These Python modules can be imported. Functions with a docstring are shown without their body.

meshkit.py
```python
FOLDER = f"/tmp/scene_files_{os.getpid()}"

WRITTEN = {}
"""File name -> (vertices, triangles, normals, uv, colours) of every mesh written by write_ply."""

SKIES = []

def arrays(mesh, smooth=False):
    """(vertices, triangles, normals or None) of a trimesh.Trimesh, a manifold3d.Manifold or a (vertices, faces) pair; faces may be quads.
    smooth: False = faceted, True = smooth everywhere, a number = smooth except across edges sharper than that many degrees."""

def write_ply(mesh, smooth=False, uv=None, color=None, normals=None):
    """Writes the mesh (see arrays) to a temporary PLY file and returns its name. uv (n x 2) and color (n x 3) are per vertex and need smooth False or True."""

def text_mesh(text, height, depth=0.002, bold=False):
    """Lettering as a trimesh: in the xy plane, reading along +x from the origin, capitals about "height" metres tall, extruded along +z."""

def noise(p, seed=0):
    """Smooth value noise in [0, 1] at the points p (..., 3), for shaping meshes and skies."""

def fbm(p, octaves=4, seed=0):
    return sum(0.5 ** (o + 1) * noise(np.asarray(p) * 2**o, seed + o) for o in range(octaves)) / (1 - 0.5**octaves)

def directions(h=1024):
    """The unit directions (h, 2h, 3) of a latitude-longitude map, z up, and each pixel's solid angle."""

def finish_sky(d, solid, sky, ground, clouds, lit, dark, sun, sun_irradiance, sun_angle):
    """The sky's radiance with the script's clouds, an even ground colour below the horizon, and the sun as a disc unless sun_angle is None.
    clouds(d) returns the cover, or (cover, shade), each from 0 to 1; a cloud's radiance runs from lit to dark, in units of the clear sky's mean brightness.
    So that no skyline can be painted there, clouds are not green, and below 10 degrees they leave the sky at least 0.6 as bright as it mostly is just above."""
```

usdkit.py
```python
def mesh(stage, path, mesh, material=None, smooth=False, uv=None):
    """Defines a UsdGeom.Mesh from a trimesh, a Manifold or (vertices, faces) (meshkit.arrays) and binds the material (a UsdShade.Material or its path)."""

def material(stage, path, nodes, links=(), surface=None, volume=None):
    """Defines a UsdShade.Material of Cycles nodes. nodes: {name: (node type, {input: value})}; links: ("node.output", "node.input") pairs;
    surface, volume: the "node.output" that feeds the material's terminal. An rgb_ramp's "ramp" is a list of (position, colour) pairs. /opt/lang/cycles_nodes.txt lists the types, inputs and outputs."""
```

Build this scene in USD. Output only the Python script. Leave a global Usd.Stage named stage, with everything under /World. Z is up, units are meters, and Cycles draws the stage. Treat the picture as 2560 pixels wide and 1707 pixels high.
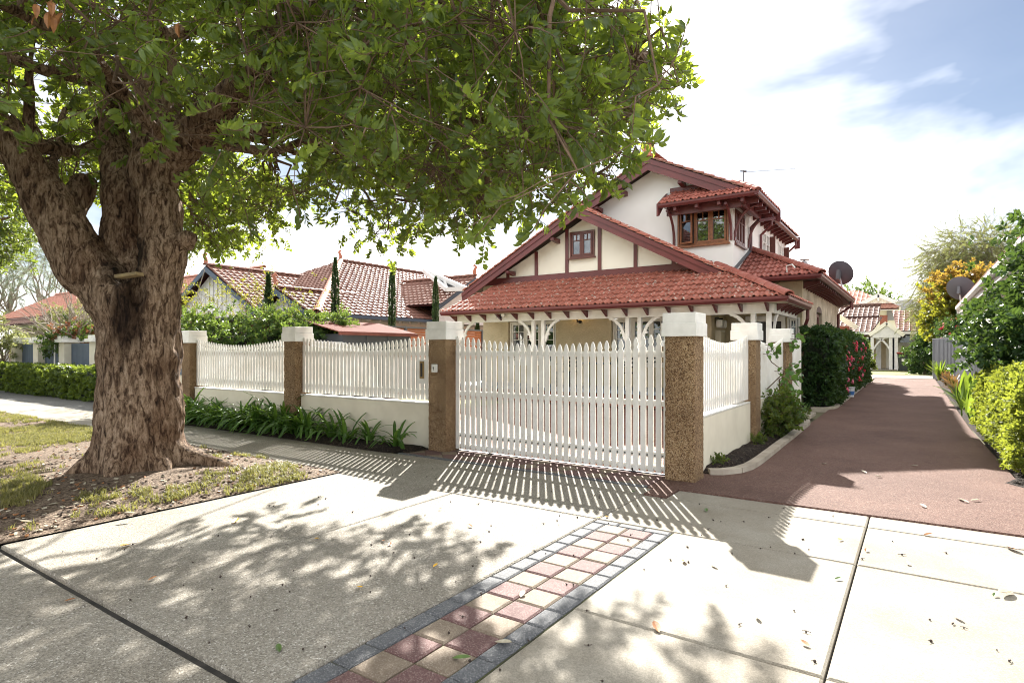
import math, random
import numpy as np, trimesh
from shapely.geometry import Polygon, Point, LineString
import usdkit, meshkit
from pxr import Usd, UsdGeom, UsdLux, UsdShade, Gf, Sdf, Vt
random.seed(7)
RNG = np.random.default_rng(7)
stage = Usd.Stage.CreateInMemory()
UsdGeom.SetStageUpAxis(stage, UsdGeom.Tokens.z)
UsdGeom.SetStageMetersPerUnit(stage, 1.0)
UsdGeom.Xform.Define(stage, '/World')
UsdGeom.Scope.Define(stage, '/World/Looks')

# ---------------------------------------------------------------- camera, sky, sun, exposure
EYE = np.array([0.0, 0.0, 1.5])
FPX, CX, HOR = 1480.0, 1280.0, 875.0          # focal length, centre and horizon in photograph pixels (2560 wide)
YAW = math.atan(1010.0 / FPX)
FWD = np.array([-math.sin(YAW), math.cos(YAW), 0.0])
RGT = np.array([math.cos(YAW), math.sin(YAW), 0.0])
cam = UsdGeom.Camera.Define(stage, '/World/camera')
cam.CreateHorizontalApertureAttr(36.0)
cam.CreateVerticalApertureAttr(36.0 * 682 / 1024)
cam.CreateFocalLengthAttr(36.0 * FPX / 2560)
cam.CreateVerticalApertureOffsetAttr(36.0 * (HOR - 853.5) / 2560)
cam.CreateClippingRangeAttr(Gf.Vec2f(0.05, 2000))
cam.CreateFStopAttr(0.0)
EXPOSURE = 1.95
cam.CreateExposureAttr(EXPOSURE)
m = Gf.Matrix4d(1)
m.SetRow(0, Gf.Vec4d(*RGT, 0)); m.SetRow(1, Gf.Vec4d(0, 0, 1, 0)); m.SetRow(2, Gf.Vec4d(*(-FWD), 0)); m.SetRow(3, Gf.Vec4d(*EYE, 1))
UsdGeom.Xformable(cam).AddTransformOp().Set(m)

SUN_EL = math.radians(34.5)
SUN_AZ = np.array([-0.527, 0.850])            # towards the sun, in plan
SUN_AZ = SUN_AZ / np.linalg.norm(SUN_AZ)
SUN_DIR = np.array([SUN_AZ[0] * math.cos(SUN_EL), SUN_AZ[1] * math.cos(SUN_EL), math.sin(SUN_EL)])
sun = UsdLux.DistantLight.Define(stage, '/World/sun')
sun.CreateIntensityAttr(1.25); sun.CreateAngleAttr(0.53); sun.CreateColorAttr(Gf.Vec3f(1.0, 0.955, 0.885))
sun.CreateNormalizeAttr(True)
zax = SUN_DIR; xax = np.cross([0, 0, 1.0], zax); xax /= np.linalg.norm(xax); yax = np.cross(zax, xax)
m = Gf.Matrix4d(1)
m.SetRow(0, Gf.Vec4d(*xax, 0)); m.SetRow(1, Gf.Vec4d(*yax, 0)); m.SetRow(2, Gf.Vec4d(*zax, 0))
UsdGeom.Xformable(sun).AddTransformOp().Set(m)
sky = UsdLux.DomeLight.Define(stage, '/World/sky')
SKY_STRENGTH = 0.05
skym = usdkit.material(stage, '/World/Looks/sky', {
    's': ('sky_texture', {'sky_type': 'single_scattering', 'sun_disc': False, 'sun_elevation': SUN_EL,
                          'sun_rotation': math.atan2(SUN_AZ[0], SUN_AZ[1]), 'air_density': 1.0, 'aerosol_density': 1.2}),
    'tc': ('texture_coordinate', {}),
    'mp': ('mapping', {'scale': (1.5, 1.5, 3.2), 'location': (6.3, 7.3, 8.5)}),
    'n': ('noise_texture', {'scale': 1.0, 'detail': 6, 'roughness': 0.5, 'distortion': 0.3}),
    'r': ('rgb_ramp', {'ramp': [(0.0, (0, 0, 0)), (0.4, (0.04, 0.04, 0.04)), (0.49, (0.42, 0.42, 0.42)), (0.57, (0.95, 0.95, 0.95)), (1.0, (1, 1, 1))]}),
    'n2': ('noise_texture', {'scale': 4.5, 'detail': 7, 'roughness': 0.6}),
    'r2': ('rgb_ramp', {'ramp': [(0.3, (9.6, 9.6, 9.7)), (0.6, (15.2, 14.9, 14.4))]}),
    'cl': ('mix_color', {'blend_type': 'multiply', 'fac': 1.0, 'b': (0.46, 0.51, 0.57), 'use_clamp': False}),
    'mx': ('mix_color', {'blend_type': 'mix', 'use_clamp': False}),
    'b': ('background_shader', {'strength': SKY_STRENGTH})},
    [('tc.generated', 'mp.vector'), ('mp.vector', 'n.vector'), ('mp.vector', 'n2.vector'), ('n2.fac', 'r2.fac'), ('r2.color', 'mx.b'), ('n.fac', 'r.fac'), ('r.color', 'mx.fac'), ('s.color', 'cl.a'), ('cl.result', 'mx.a'), ('mx.result', 'b.color')],
    surface='b.background')
UsdShade.MaterialBindingAPI.Apply(sky.GetPrim()).Bind(skym)
sky.GetPrim().SetCustomDataByKey('kind', 'structure')

# ---------------------------------------------------------------- pixels of the photograph to points of the place
def ray(px, py):
    return FWD + (px - CX) / FPX * RGT + np.array([0, 0, (HOR - py) / FPX])
def on_z(px, py, z=0.0):
    d = ray(px, py); return EYE + d * ((z - EYE[2]) / d[2])
def on_y(px, py, y):
    d = ray(px, py); return EYE + d * (y / d[1])
def on_x(px, py, x):
    d = ray(px, py); return EYE + d * (x / d[0])
def on_depth(px, py, Z):
    return EYE + ray(px, py) * Z
def to_px(p):
    q = np.asarray(p, float) - EYE
    Z = q @ FWD
    return np.stack([CX + FPX * (q @ RGT) / Z, HOR - FPX * q[..., 2] / Z], -1), Z

# ---------------------------------------------------------------- building helpers
used = {}
LOC = {}
def numbered(parent, name):
    k = (parent, name); n = used.get(k, -1) + 1; used[k] = n
    return name if n == 0 else f'{name}_{n:03d}'
def tag(prim, label=None, cat=None, group=None, kind=None):
    for k, v in (('label', label), ('category', cat), ('group', group), ('kind', kind)):
        if v: prim.SetCustomDataByKey(k, v)
def thing(name, label=None, cat=None, loc=(0, 0, 0), group=None, kind=None):
    path = '/World/' + numbered('/World', name)
    x = UsdGeom.Xform.Define(stage, path)
    x.AddTranslateOp().Set(Gf.Vec3d(*map(float, loc)))
    LOC[path] = np.array(loc, float)
    tag(x.GetPrim(), label, cat, group, kind)
    return path
def part(parent, name, label=None):
    path = parent + '/' + numbered(parent, name)
    x = UsdGeom.Xform.Define(stage, path)
    LOC[path] = LOC[parent]
    if label: tag(x.GetPrim(), label)
    return path
def put(parent, name, mesh, mat, smooth=False, kind=None, label=None, cat=None, group=None):
    """One Mesh prim under parent; the mesh is in world coordinates."""
    path = parent + '/' + numbered(parent, name)
    if isinstance(mesh, MB): mesh = mesh.mesh()
    off = LOC.get(parent, np.zeros(3))
    LOC[path] = off
    mesh = trimesh.Trimesh(np.asarray(mesh.vertices) - off, mesh.faces, process=False)
    p = usdkit.mesh(stage, path, mesh, M[mat] if isinstance(mat, str) else mat, smooth).GetPrim()
    tag(p, label, cat, group, kind)
    return path
def copy_of(src, loc, label=None, rot=0.0, scale=1.0, group=None):
    base = src.rsplit('/', 1)[1]
    if base[-4:-3] == '_' and base[-3:].isdigit(): base = base[:-4]
    path = '/World/' + numbered('/World', base)
    x = UsdGeom.Xform.Define(stage, path)
    was = stage.GetPrimAtPath(src).GetCustomData()
    x.GetPrim().GetReferences().AddInternalReference(src)
    x.ClearXformOpOrder()
    x.AddTranslateOp(opSuffix='place').Set(Gf.Vec3d(*map(float, loc)))
    if rot: x.AddRotateZOp(opSuffix='turn').Set(math.degrees(rot))
    if scale != 1.0: x.AddScaleOp(opSuffix='size').Set(Gf.Vec3f(scale, scale, scale))
    x.GetPrim().SetInstanceable(True)
    tag(x.GetPrim(), label or was.get('label'), was.get('category'), group or was.get('group'))
    return path

class MB:
    def __init__(self): self.v, self.f, self.n = [], [], 0
    def raw(self, v, f):
        v = np.asarray(v, float); f = np.asarray(f, int)
        if f.shape[1] == 4: f = np.vstack([f[:, [0, 1, 2]], f[:, [0, 2, 3]]])
        self.v.append(v); self.f.append(f + self.n); self.n += len(v); return self
    def add(self, t): return self.raw(t.vertices, t.faces)
    def mesh(self): return trimesh.Trimesh(np.vstack(self.v), np.vstack(self.f), process=False)
    def box(self, x0, x1, y0, y1, z0, z1):
        v = [(x, y, z) for z in (z0, z1) for y in (y0, y1) for x in (x0, x1)]
        return self.raw(v, [(0, 2, 3, 1), (4, 5, 7, 6), (0, 1, 5, 4), (2, 6, 7, 3), (0, 4, 6, 2), (1, 3, 7, 5)])
    def cbox(self, x0, x1, y0, y1, z0, z1, r=0.01):
        c = np.array([(x0 + x1) / 2, (y0 + y1) / 2, (z0 + z1) / 2]); h = np.array([x1 - x0, y1 - y0, z1 - z0]) / 2
        r = min(r, *(h * 0.49)); pts = []
        for s in np.ndindex(2, 2, 2):
            s = np.array(s) * 2 - 1
            for k in range(3):
                q = h - r; q = q.copy(); q[k] = h[k]; pts.append(c + s * q)
        return self.add(trimesh.convex.convex_hull(np.array(pts)))
    def beam(self, p, q, w, h, up=(0, 0, 1)):
        p, q, up = np.asarray(p, float), np.asarray(q, float), np.asarray(up, float)
        d = q - p; d /= np.linalg.norm(d); s = np.cross(d, up); s /= np.linalg.norm(s); u = np.cross(s, d)
        c = [(-1, -1), (1, -1), (1, 1), (-1, 1)]
        v = [e + s * a * w / 2 + u * b * h / 2 for e in (p, q) for a, b in c]
        return self.raw(v, [(0, 1, 2, 3), (7, 6, 5, 4), (0, 4, 5, 1), (1, 5, 6, 2), (2, 6, 7, 3), (3, 7, 4, 0)])
    def tube(self, pts, rad, n=8, cap=True):
        pts = np.asarray(pts, float); rad = np.broadcast_to(np.asarray(rad, float), (len(pts),))
        t = np.gradient(pts, axis=0); t /= np.linalg.norm(t, axis=1, keepdims=True) + 1e-12
        ref = np.array([0, 0, 1.0]) if abs(t[0, 2]) < 0.9 else np.array([1.0, 0, 0])
        rings = []
        for k in range(len(pts)):
            ref = ref - t[k] * (ref @ t[k]); ref /= np.linalg.norm(ref) + 1e-12
            b = np.cross(t[k], ref); a = np.arange(n) * 2 * math.pi / n
            rings.append(pts[k] + rad[k] * (np.cos(a)[:, None] * ref + np.sin(a)[:, None] * b))
        v = np.vstack(rings); f = []
        for k in range(len(pts) - 1):
            for i in range(n):
                j = (i + 1) % n
                f.append((k * n + i, k * n + j, (k + 1) * n + j, (k + 1) * n + i))
        self.raw(v, f)
        if cap:
            for k, o in ((0, 1), (len(pts) - 1, 0)):
                c = [(k * n + (i if o else i + 1) % n) for i in range(1, n - 1)]
                tri = [(0, i + 1, i) if o else (0, i, i + 1) for i in range(1, n - 1)]
                self.raw(rings[k], tri)
        return self
    def prism(self, poly, axis, lo, hi):
        """A polygon (in the two other axes, in order) extruded along an axis."""
        g = poly if isinstance(poly, Polygon) else Polygon(poly)
        t = trimesh.creation.extrude_polygon(g, hi - lo, engine='earcut')
        v = np.array(t.vertices); a, b, c = v[:, 0], v[:, 1], v[:, 2] + lo
        flip = False
        if axis == 'z': w = np.stack([a, b, c], 1)
        elif axis == 'y': w = np.stack([a, c, b], 1); flip = True
        else: w = np.stack([c, a, b], 1)
        return self.raw(w, t.faces[:, ::-1] if flip else t.faces)
    def poly3(self, pts):
        pts = np.asarray(pts, float)
        return self.raw(pts, [(0, i, i + 1) for i in range(1, len(pts) - 1)])
    def slab3(self, pts, thick):
        """A planar polygon (counter-clockwise seen from above) with thickness below it."""
        pts = np.asarray(pts, float); n = np.cross(pts[1] - pts[0], pts[2] - pts[0]); n /= np.linalg.norm(n)
        k = len(pts); v = np.vstack([pts, pts - n * thick])
        f = [(0, i, i + 1) for i in range(1, k - 1)] + [(k, k + i + 1, k + i) for i in range(1, k - 1)]
        for i in range(k):
            j = (i + 1) % k; f += [(i, k + i, k + j), (i, k + j, j)]
        return self.raw(v, f)
def cyl(p, q, r, n=12): return MB().tube([p, q], [r, r], n)

# ---------------------------------------------------------------- materials
M = {}
def link_common(): return [('g.position', 'n1.vector'), ('g.position', 'n2.vector')]
def plain(name, c, c2=None, rough=0.6, scale=4.0, bump=0.0, bscale=60.0, spec=0.5, detail=5, metallic=0.0, lo=0.35, hi=0.65, rnd=0.0, bdist=0.01, coat=0.0):
    c2 = c2 or tuple(x * 0.86 for x in c)
    nodes = {'g': ('geometry', {}), 'n1': ('noise_texture', {'scale': scale, 'detail': detail, 'roughness': 0.6}),
             'r': ('rgb_ramp', {'ramp': [(lo, c2), (hi, c)]}),
             'p': ('principled_bsdf', {'roughness': rough, 'specular_ior_level': spec, 'metallic': metallic, 'coat_weight': coat})}
    links = [('g.position', 'n1.vector'), ('n1.fac', 'r.fac')]
    out = 'r.color'
    if rnd:
        nodes['oi'] = ('object_info', {}); nodes['mr'] = ('map_range', {'to_min': 1 - rnd, 'to_max': 1 + rnd})
        nodes['cc'] = ('combine_color', {}); nodes['mm'] = ('mix_color', {'blend_type': 'multiply', 'fac': 1.0, 'use_clamp': True})
        links += [('oi.random', 'mr.value'), ('mr.result', 'cc.r'), ('mr.result', 'cc.g'), ('mr.result', 'cc.b'), (out, 'mm.a'), ('cc.color', 'mm.b')]
        out = 'mm.result'
    links.append((out, 'p.base_color'))
    if bump:
        nodes['n2'] = ('noise_texture', {'scale': bscale, 'detail': 6, 'roughness': 0.65}); nodes['b'] = ('bump', {'strength': bump, 'distance': bdist})
        links += [('g.position', 'n2.vector'), ('n2.fac', 'b.height'), ('b.normal', 'p.normal')]
    M[name] = usdkit.material(stage, '/World/Looks/' + name, nodes, links, surface='p.BSDF')
def speckled(name, cols, cell, stain, stain_scale=0.7, rough=0.8, bump=0.5, bdist=0.004, stain_amt=0.6, spec=0.3, fine=0.35):
    """Aggregate: small stones of several colours (cols along a ramp), with broad stains multiplied in."""
    nodes = {'g': ('geometry', {}), 'v': ('voronoi_texture', {'scale': cell, 'feature': 'f1', 'randomness': 1.0}),
             'sc': ('separate_color', {}), 'r': ('rgb_ramp', {'ramp': cols}),
             'n1': ('noise_texture', {'scale': stain_scale, 'detail': 8, 'roughness': 0.62}), 'r1': ('rgb_ramp', {'ramp': [(0.3, stain), (0.62, (1, 1, 1))]}),
             'mm': ('mix_color', {'blend_type': 'multiply', 'fac': stain_amt}),
             'n3': ('noise_texture', {'scale': cell * 1.7, 'detail': 3}), 'r3': ('rgb_ramp', {'ramp': [(0.3, (1 - fine,) * 3), (0.7, (1 + 0 * fine,) * 3)]}),
             'm3': ('mix_color', {'blend_type': 'multiply', 'fac': 1.0}),
             'b': ('bump', {'strength': bump, 'distance': bdist}),
             'p': ('principled_bsdf', {'roughness': rough, 'specular_ior_level': spec})}
    links = [('g.position', 'v.vector'), ('v.color', 'sc.color'), ('sc.r', 'r.fac'), ('g.position', 'n1.vector'), ('n1.fac', 'r1.fac'),
             ('r.color', 'mm.a'), ('r1.color', 'mm.b'), ('g.position', 'n3.vector'), ('n3.fac', 'r3.fac'), ('mm.result', 'm3.a'), ('r3.color', 'm3.b'),
             ('m3.result', 'p.base_color'), ('v.distance', 'b.height'), ('b.normal', 'p.normal')]
    M[name] = usdkit.material(stage, '/World/Looks/' + name, nodes, links, surface='p.BSDF')
def leafy(name, dark, light, trans, rough=0.4, tmix=0.4, spec=0.4):
    nodes = {'oi': ('object_info', {}), 'g': ('geometry', {}), 'ad': ('math', {'math_type': 'add'}), 'fr': ('math', {'math_type': 'fraction'}),
             'r': ('rgb_ramp', {'ramp': [(0.0, dark), (0.6, tuple((a + b) / 2 for a, b in zip(dark, light))), (1.0, light)]}),
             'r2': ('rgb_ramp', {'ramp': [(0.0, tuple(0.6 * x for x in trans)), (1.0, trans)]}),
             'p': ('principled_bsdf', {'roughness': rough, 'specular_ior_level': spec}), 't': ('translucent_bsdf', {}), 'mx': ('mix_closure', {'fac': tmix})}
    links = [('oi.random', 'ad.value1'), ('g.random_per_island', 'ad.value2'), ('ad.value', 'fr.value1'), ('fr.value', 'r.fac'), ('fr.value', 'r2.fac'),
             ('r.color', 'p.base_color'), ('r2.color', 't.color'), ('p.BSDF', 'mx.closure1'), ('t.BSDF', 'mx.closure2')]
    M[name] = usdkit.material(stage, '/World/Looks/' + name, nodes, links, surface='mx.closure')
def tiled(name, a, b, lichen=0.0, rough=0.6):
    nodes = {'g': ('geometry', {}), 'oi': ('object_info', {}), 'r': ('rgb_ramp', {'ramp': [(0.0, a), (1.0, b)]}),
             'ri': ('math', {'math_type': 'add'}), 'fr': ('math', {'math_type': 'fraction'}),
             'n1': ('noise_texture', {'scale': 5.0, 'detail': 8, 'roughness': 0.7}), 'r1': ('rgb_ramp', {'ramp': [(0.3, (0.55, 0.5, 0.48)), (0.6, (1, 1, 1))]}),
             'mm': ('mix_color', {'blend_type': 'multiply', 'fac': 0.75}),
             'v': ('noise_texture', {'scale': 11.0, 'detail': 3, 'roughness': 0.5}), 'r2': ('rgb_ramp', {'ramp': [(0.62, (0, 0, 0)), (0.65, (lichen,) * 3)]}),
             'ml': ('mix_color', {'blend_type': 'mix', 'b': (0.5, 0.47, 0.4)}),
             'n2': ('noise_texture', {'scale': 90.0, 'detail': 4}), 'bp': ('bump', {'strength': 0.25, 'distance': 0.004}),
             'p': ('principled_bsdf', {'roughness': rough, 'specular_ior_level': 0.2})}
    links = [('oi.random', 'ri.value1'), ('g.random_per_island', 'ri.value2'), ('ri.value', 'fr.value1'), ('fr.value', 'r.fac'), ('g.position', 'n1.vector'), ('n1.fac', 'r1.fac'), ('r.color', 'mm.a'), ('r1.color', 'mm.b'),
             ('g.position', 'v.vector'), ('v.fac', 'r2.fac'), ('mm.result', 'ml.a'), ('r2.color', 'ml.fac'), ('ml.result', 'p.base_color'),
             ('g.position', 'n2.vector'), ('n2.fac', 'bp.height'), ('bp.normal', 'p.normal')]
    M[name] = usdkit.material(stage, '/World/Looks/' + name, nodes, links, surface='p.BSDF')

speckled('aggregate', [(0.0, (0.2, 0.18, 0.148)), (0.3, (0.315, 0.288, 0.238)), (0.7, (0.375, 0.345, 0.288)), (0.93, (0.46, 0.43, 0.37)), (1.0, (0.68, 0.65, 0.58))], 120, (0.56, 0.52, 0.47), 0.9, bump=0.8, bdist=0.005)
speckled('smooth_concrete', [(0.0, (0.27, 0.247, 0.2)), (0.5, (0.33, 0.303, 0.25)), (1.0, (0.4, 0.37, 0.31))], 160, (0.6, 0.54, 0.46), 1.1, bump=0.25, bdist=0.002, fine=0.25, stain_amt=0.75)
speckled('red_asphalt', [(0.0, (0.09, 0.048, 0.038)), (0.4, (0.165, 0.09, 0.068)), (0.85, (0.23, 0.13, 0.1)), (1.0, (0.42, 0.31, 0.25))], 150, (0.6, 0.56, 0.56), 0.7, stain_amt=0.8, bump=0.9, bdist=0.006)
speckled('grey_asphalt', [(0.0, (0.1, 0.1, 0.1)), (1.0, (0.24, 0.235, 0.22))], 80, (0.8, 0.78, 0.75), 0.8)
speckled('pebbledash', [(0.0, (0.07, 0.03, 0.012)), (0.25, (0.2, 0.11, 0.05)), (0.5, (0.36, 0.235, 0.12)), (0.8, (0.47, 0.33, 0.18)), (1.0, (0.58, 0.44, 0.28))], 115, (0.4, 0.33, 0.3), 1.8, bump=0.9, bdist=0.01, stain_amt=0.75)
speckled('paver_grey', [(0.0, (0.085, 0.09, 0.097)), (0.8, (0.17, 0.175, 0.185)), (1.0, (0.4, 0.4, 0.4))], 260, (0.7, 0.7, 0.7), 3, bump=0.4, bdist=0.002)
speckled('paver_red', [(0.0, (0.12, 0.06, 0.057)), (0.8, (0.2, 0.115, 0.108)), (1.0, (0.42, 0.33, 0.3))], 260, (0.75, 0.72, 0.7), 3, bump=0.4, bdist=0.002)
speckled('paver_tan', [(0.0, (0.19, 0.145, 0.105)), (0.8, (0.29, 0.235, 0.175)), (1.0, (0.48, 0.41, 0.33))], 260, (0.75, 0.72, 0.7), 3, bump=0.4, bdist=0.002)
speckled('brick_paving', [(0.0, (0.2, 0.09, 0.07)), (0.6, (0.3, 0.16, 0.12)), (1.0, (0.38, 0.22, 0.17))], 14, (0.7, 0.65, 0.6), 0.8, bump=0.2, bdist=0.002)
speckled('soil', [(0.0, (0.008, 0.005, 0.004)), (0.6, (0.035, 0.023, 0.017)), (0.95, (0.08, 0.055, 0.04)), (1.0, (0.25, 0.2, 0.15))], 60, (0.6, 0.6, 0.6), 2, rough=0.95, bump=1.0, bdist=0.02)
speckled('verge_soil', [(0.0, (0.09, 0.06, 0.042)), (0.6, (0.2, 0.145, 0.1)), (1.0, (0.36, 0.28, 0.21))], 55, (0.6, 0.55, 0.5), 1.2, rough=0.95, bump=0.8, bdist=0.012)
plain('joint_moss', (0.09, 0.1, 0.03), (0.03, 0.028, 0.02), rough=0.95, scale=9, bump=0.5)
plain('joint_dark', (0.05, 0.045, 0.04), (0.02, 0.02, 0.018), rough=0.95, scale=9)
plain('kerb_stone', (0.42, 0.37, 0.3), (0.28, 0.24, 0.19), rough=0.85, scale=3, bump=0.3, rnd=0.1)
plain('white_paint', (0.8, 0.785, 0.74), (0.69, 0.665, 0.6), rough=0.42, scale=3, bump=0.05, bscale=30)
plain('white_render', (0.69, 0.64, 0.51), (0.6, 0.55, 0.43), rough=0.8, scale=2, bump=0.35, bscale=120, bdist=0.004)
plain('cap_white', (0.8, 0.79, 0.74), (0.66, 0.65, 0.6), rough=0.55, scale=4, bump=0.1, bscale=60)
plain('upper_render', (0.83, 0.83, 0.79), (0.79, 0.785, 0.74), rough=0.8, scale=1.2, bump=0.15, bscale=140, bdist=0.003)
plain('gable_cream', (0.83, 0.8, 0.68), (0.8, 0.765, 0.645), rough=0.6, scale=2)
plain('stucco_cream', (0.6, 0.51, 0.34), (0.5, 0.42, 0.27), rough=0.9, scale=2.2, bump=0.9, bscale=26, bdist=0.03)
plain('stucco_pale', (0.62, 0.54, 0.41), (0.36, 0.29, 0.2), rough=0.9, scale=1.6, bump=0.9, bscale=24, bdist=0.03)
plain('maroon', (0.13, 0.032, 0.03), (0.1, 0.026, 0.025), rough=0.35, scale=2, bump=0.04, bscale=20)
plain('maroon_dark', (0.055, 0.014, 0.014), rough=0.5)
plain('window_timber', (0.3, 0.115, 0.045), (0.17, 0.06, 0.022), rough=0.4, scale=14)
plain('frame_maroon', (0.13, 0.04, 0.028), (0.1, 0.03, 0.022), rough=0.4, scale=8)
plain('dark_interior', (0.02, 0.02, 0.022), rough=0.8)
plain('blue_trim', (0.05, 0.075, 0.11), rough=0.5)
plain('weatherboard', (0.72, 0.71, 0.68), rough=0.6)
plain('grey_metal', (0.1, 0.105, 0.115), rough=0.5, metallic=0.0)
plain('dish_grey', (0.085, 0.085, 0.1), rough=0.5)
plain('steel', (0.45, 0.45, 0.46), rough=0.35, metallic=0.8)
plain('colorbond', (0.05, 0.055, 0.07), (0.042, 0.046, 0.06), rough=0.55)
plain('slat_blue', (0.085, 0.115, 0.15), (0.07, 0.095, 0.125), rough=0.5)
plain('slat_timber', (0.4, 0.13, 0.05), (0.3, 0.09, 0.035), rough=0.6, scale=9, rnd=0.15)
plain('red_metal_roof', (0.22, 0.08, 0.06), (0.17, 0.06, 0.045), rough=0.8, spec=0.15)
plain('black_metal', (0.015, 0.015, 0.016), rough=0.45)
plain('bin_green', (0.02, 0.026, 0.024), rough=0.5)
plain('bin_red', (0.3, 0.03, 0.02), rough=0.5)
plain('bin_yellow', (0.5, 0.32, 0.03), rough=0.5)
plain('brass', (0.25, 0.17, 0.07), rough=0.4, metallic=0.6)
plain('car_white', (0.8, 0.8, 0.8), (0.78, 0.78, 0.78), rough=0.2, coat=0.6)
plain('rubber', (0.02, 0.02, 0.02), rough=0.8)
plain('brick_red', (0.24, 0.085, 0.055), (0.17, 0.06, 0.04), rough=0.85, scale=9, bump=0.3, rnd=0.2)
plain('limestone', (0.55, 0.45, 0.3), (0.45, 0.36, 0.23), rough=0.9, bump=0.3)
plain('deck_grey', (0.2, 0.23, 0.28), rough=0.6)
plain('bucket_white', (0.75, 0.76, 0.78), rough=0.4)
plain('bucket_blue', (0.05, 0.16, 0.42), rough=0.4)
plain('board_timber', (0.33, 0.25, 0.12), (0.2, 0.15, 0.08), rough=0.85, scale=20)
plain('terracotta', (0.46, 0.17, 0.1), (0.33, 0.12, 0.07), rough=0.7, scale=12, bump=0.2)
plain('flower_red', (0.6, 0.03, 0.06), (0.45, 0.02, 0.05), rough=0.6)
plain('flower_pink', (0.75, 0.16, 0.26), (0.6, 0.08, 0.16), rough=0.6)
plain('yellow_leaf', (0.72, 0.42, 0.02), (0.55, 0.27, 0.01), rough=0.5, scale=30)
plain('brown_leaf', (0.36, 0.16, 0.05), (0.22, 0.09, 0.03), rough=0.6, scale=30)
plain('pale_leaf', (0.5, 0.46, 0.36), (0.35, 0.3, 0.2), rough=0.6, scale=30)
plain('green_leaf', (0.1, 0.17, 0.04), (0.07, 0.12, 0.03), rough=0.45, scale=30)
plain('seed_dark', (0.035, 0.022, 0.015), rough=0.8)
plain('twig', (0.16, 0.1, 0.06), (0.09, 0.055, 0.035), rough=0.85, scale=20)
plain('bare_twig', (0.38, 0.33, 0.27), (0.25, 0.2, 0.16), rough=0.85, scale=20)
plain('mulch', (0.16, 0.11, 0.075), (0.06, 0.04, 0.028), rough=0.95, scale=40, rnd=0.3)
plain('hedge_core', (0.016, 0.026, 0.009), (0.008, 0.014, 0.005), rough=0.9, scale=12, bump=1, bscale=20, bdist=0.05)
plain('grass_ground', (0.16, 0.2, 0.045), (0.2, 0.17, 0.08), rough=0.95, scale=1.5, bump=0.6, bscale=80)
plain('far_ground', (0.15, 0.15, 0.08), (0.12, 0.11, 0.06), rough=0.95, scale=0.1)
tiled('tile_red', (0.345, 0.122, 0.085), (0.42, 0.155, 0.11), lichen=0.8)
tiled('tile_clean', (0.35, 0.115, 0.085), (0.41, 0.145, 0.11), lichen=0.2)
tiled('tile_brown', (0.19, 0.092, 0.068), (0.27, 0.135, 0.1), lichen=0.12)
tiled('tile_dark', (0.13, 0.07, 0.055), (0.22, 0.12, 0.09), lichen=0.3)
tiled('tile_pale', (0.42, 0.2, 0.14), (0.55, 0.27, 0.2), lichen=0.3)
leafy('leaf_tree', (0.024, 0.054, 0.015), (0.125, 0.195, 0.05), (0.56, 0.7, 0.06), rough=0.34, tmix=0.4, spec=0.6)
leafy('leaf_hedge', (0.035, 0.065, 0.014), (0.1, 0.155, 0.03), (0.34, 0.43, 0.05), tmix=0.35)
leafy('leaf_lime', (0.04, 0.07, 0.012), (0.14, 0.19, 0.03), (0.42, 0.47, 0.05), tmix=0.45, rough=0.45)
leafy('leaf_camellia', (0.018, 0.045, 0.014), (0.045, 0.1, 0.03), (0.2, 0.32, 0.05), rough=0.4, tmix=0.2, spec=0.3)
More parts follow.
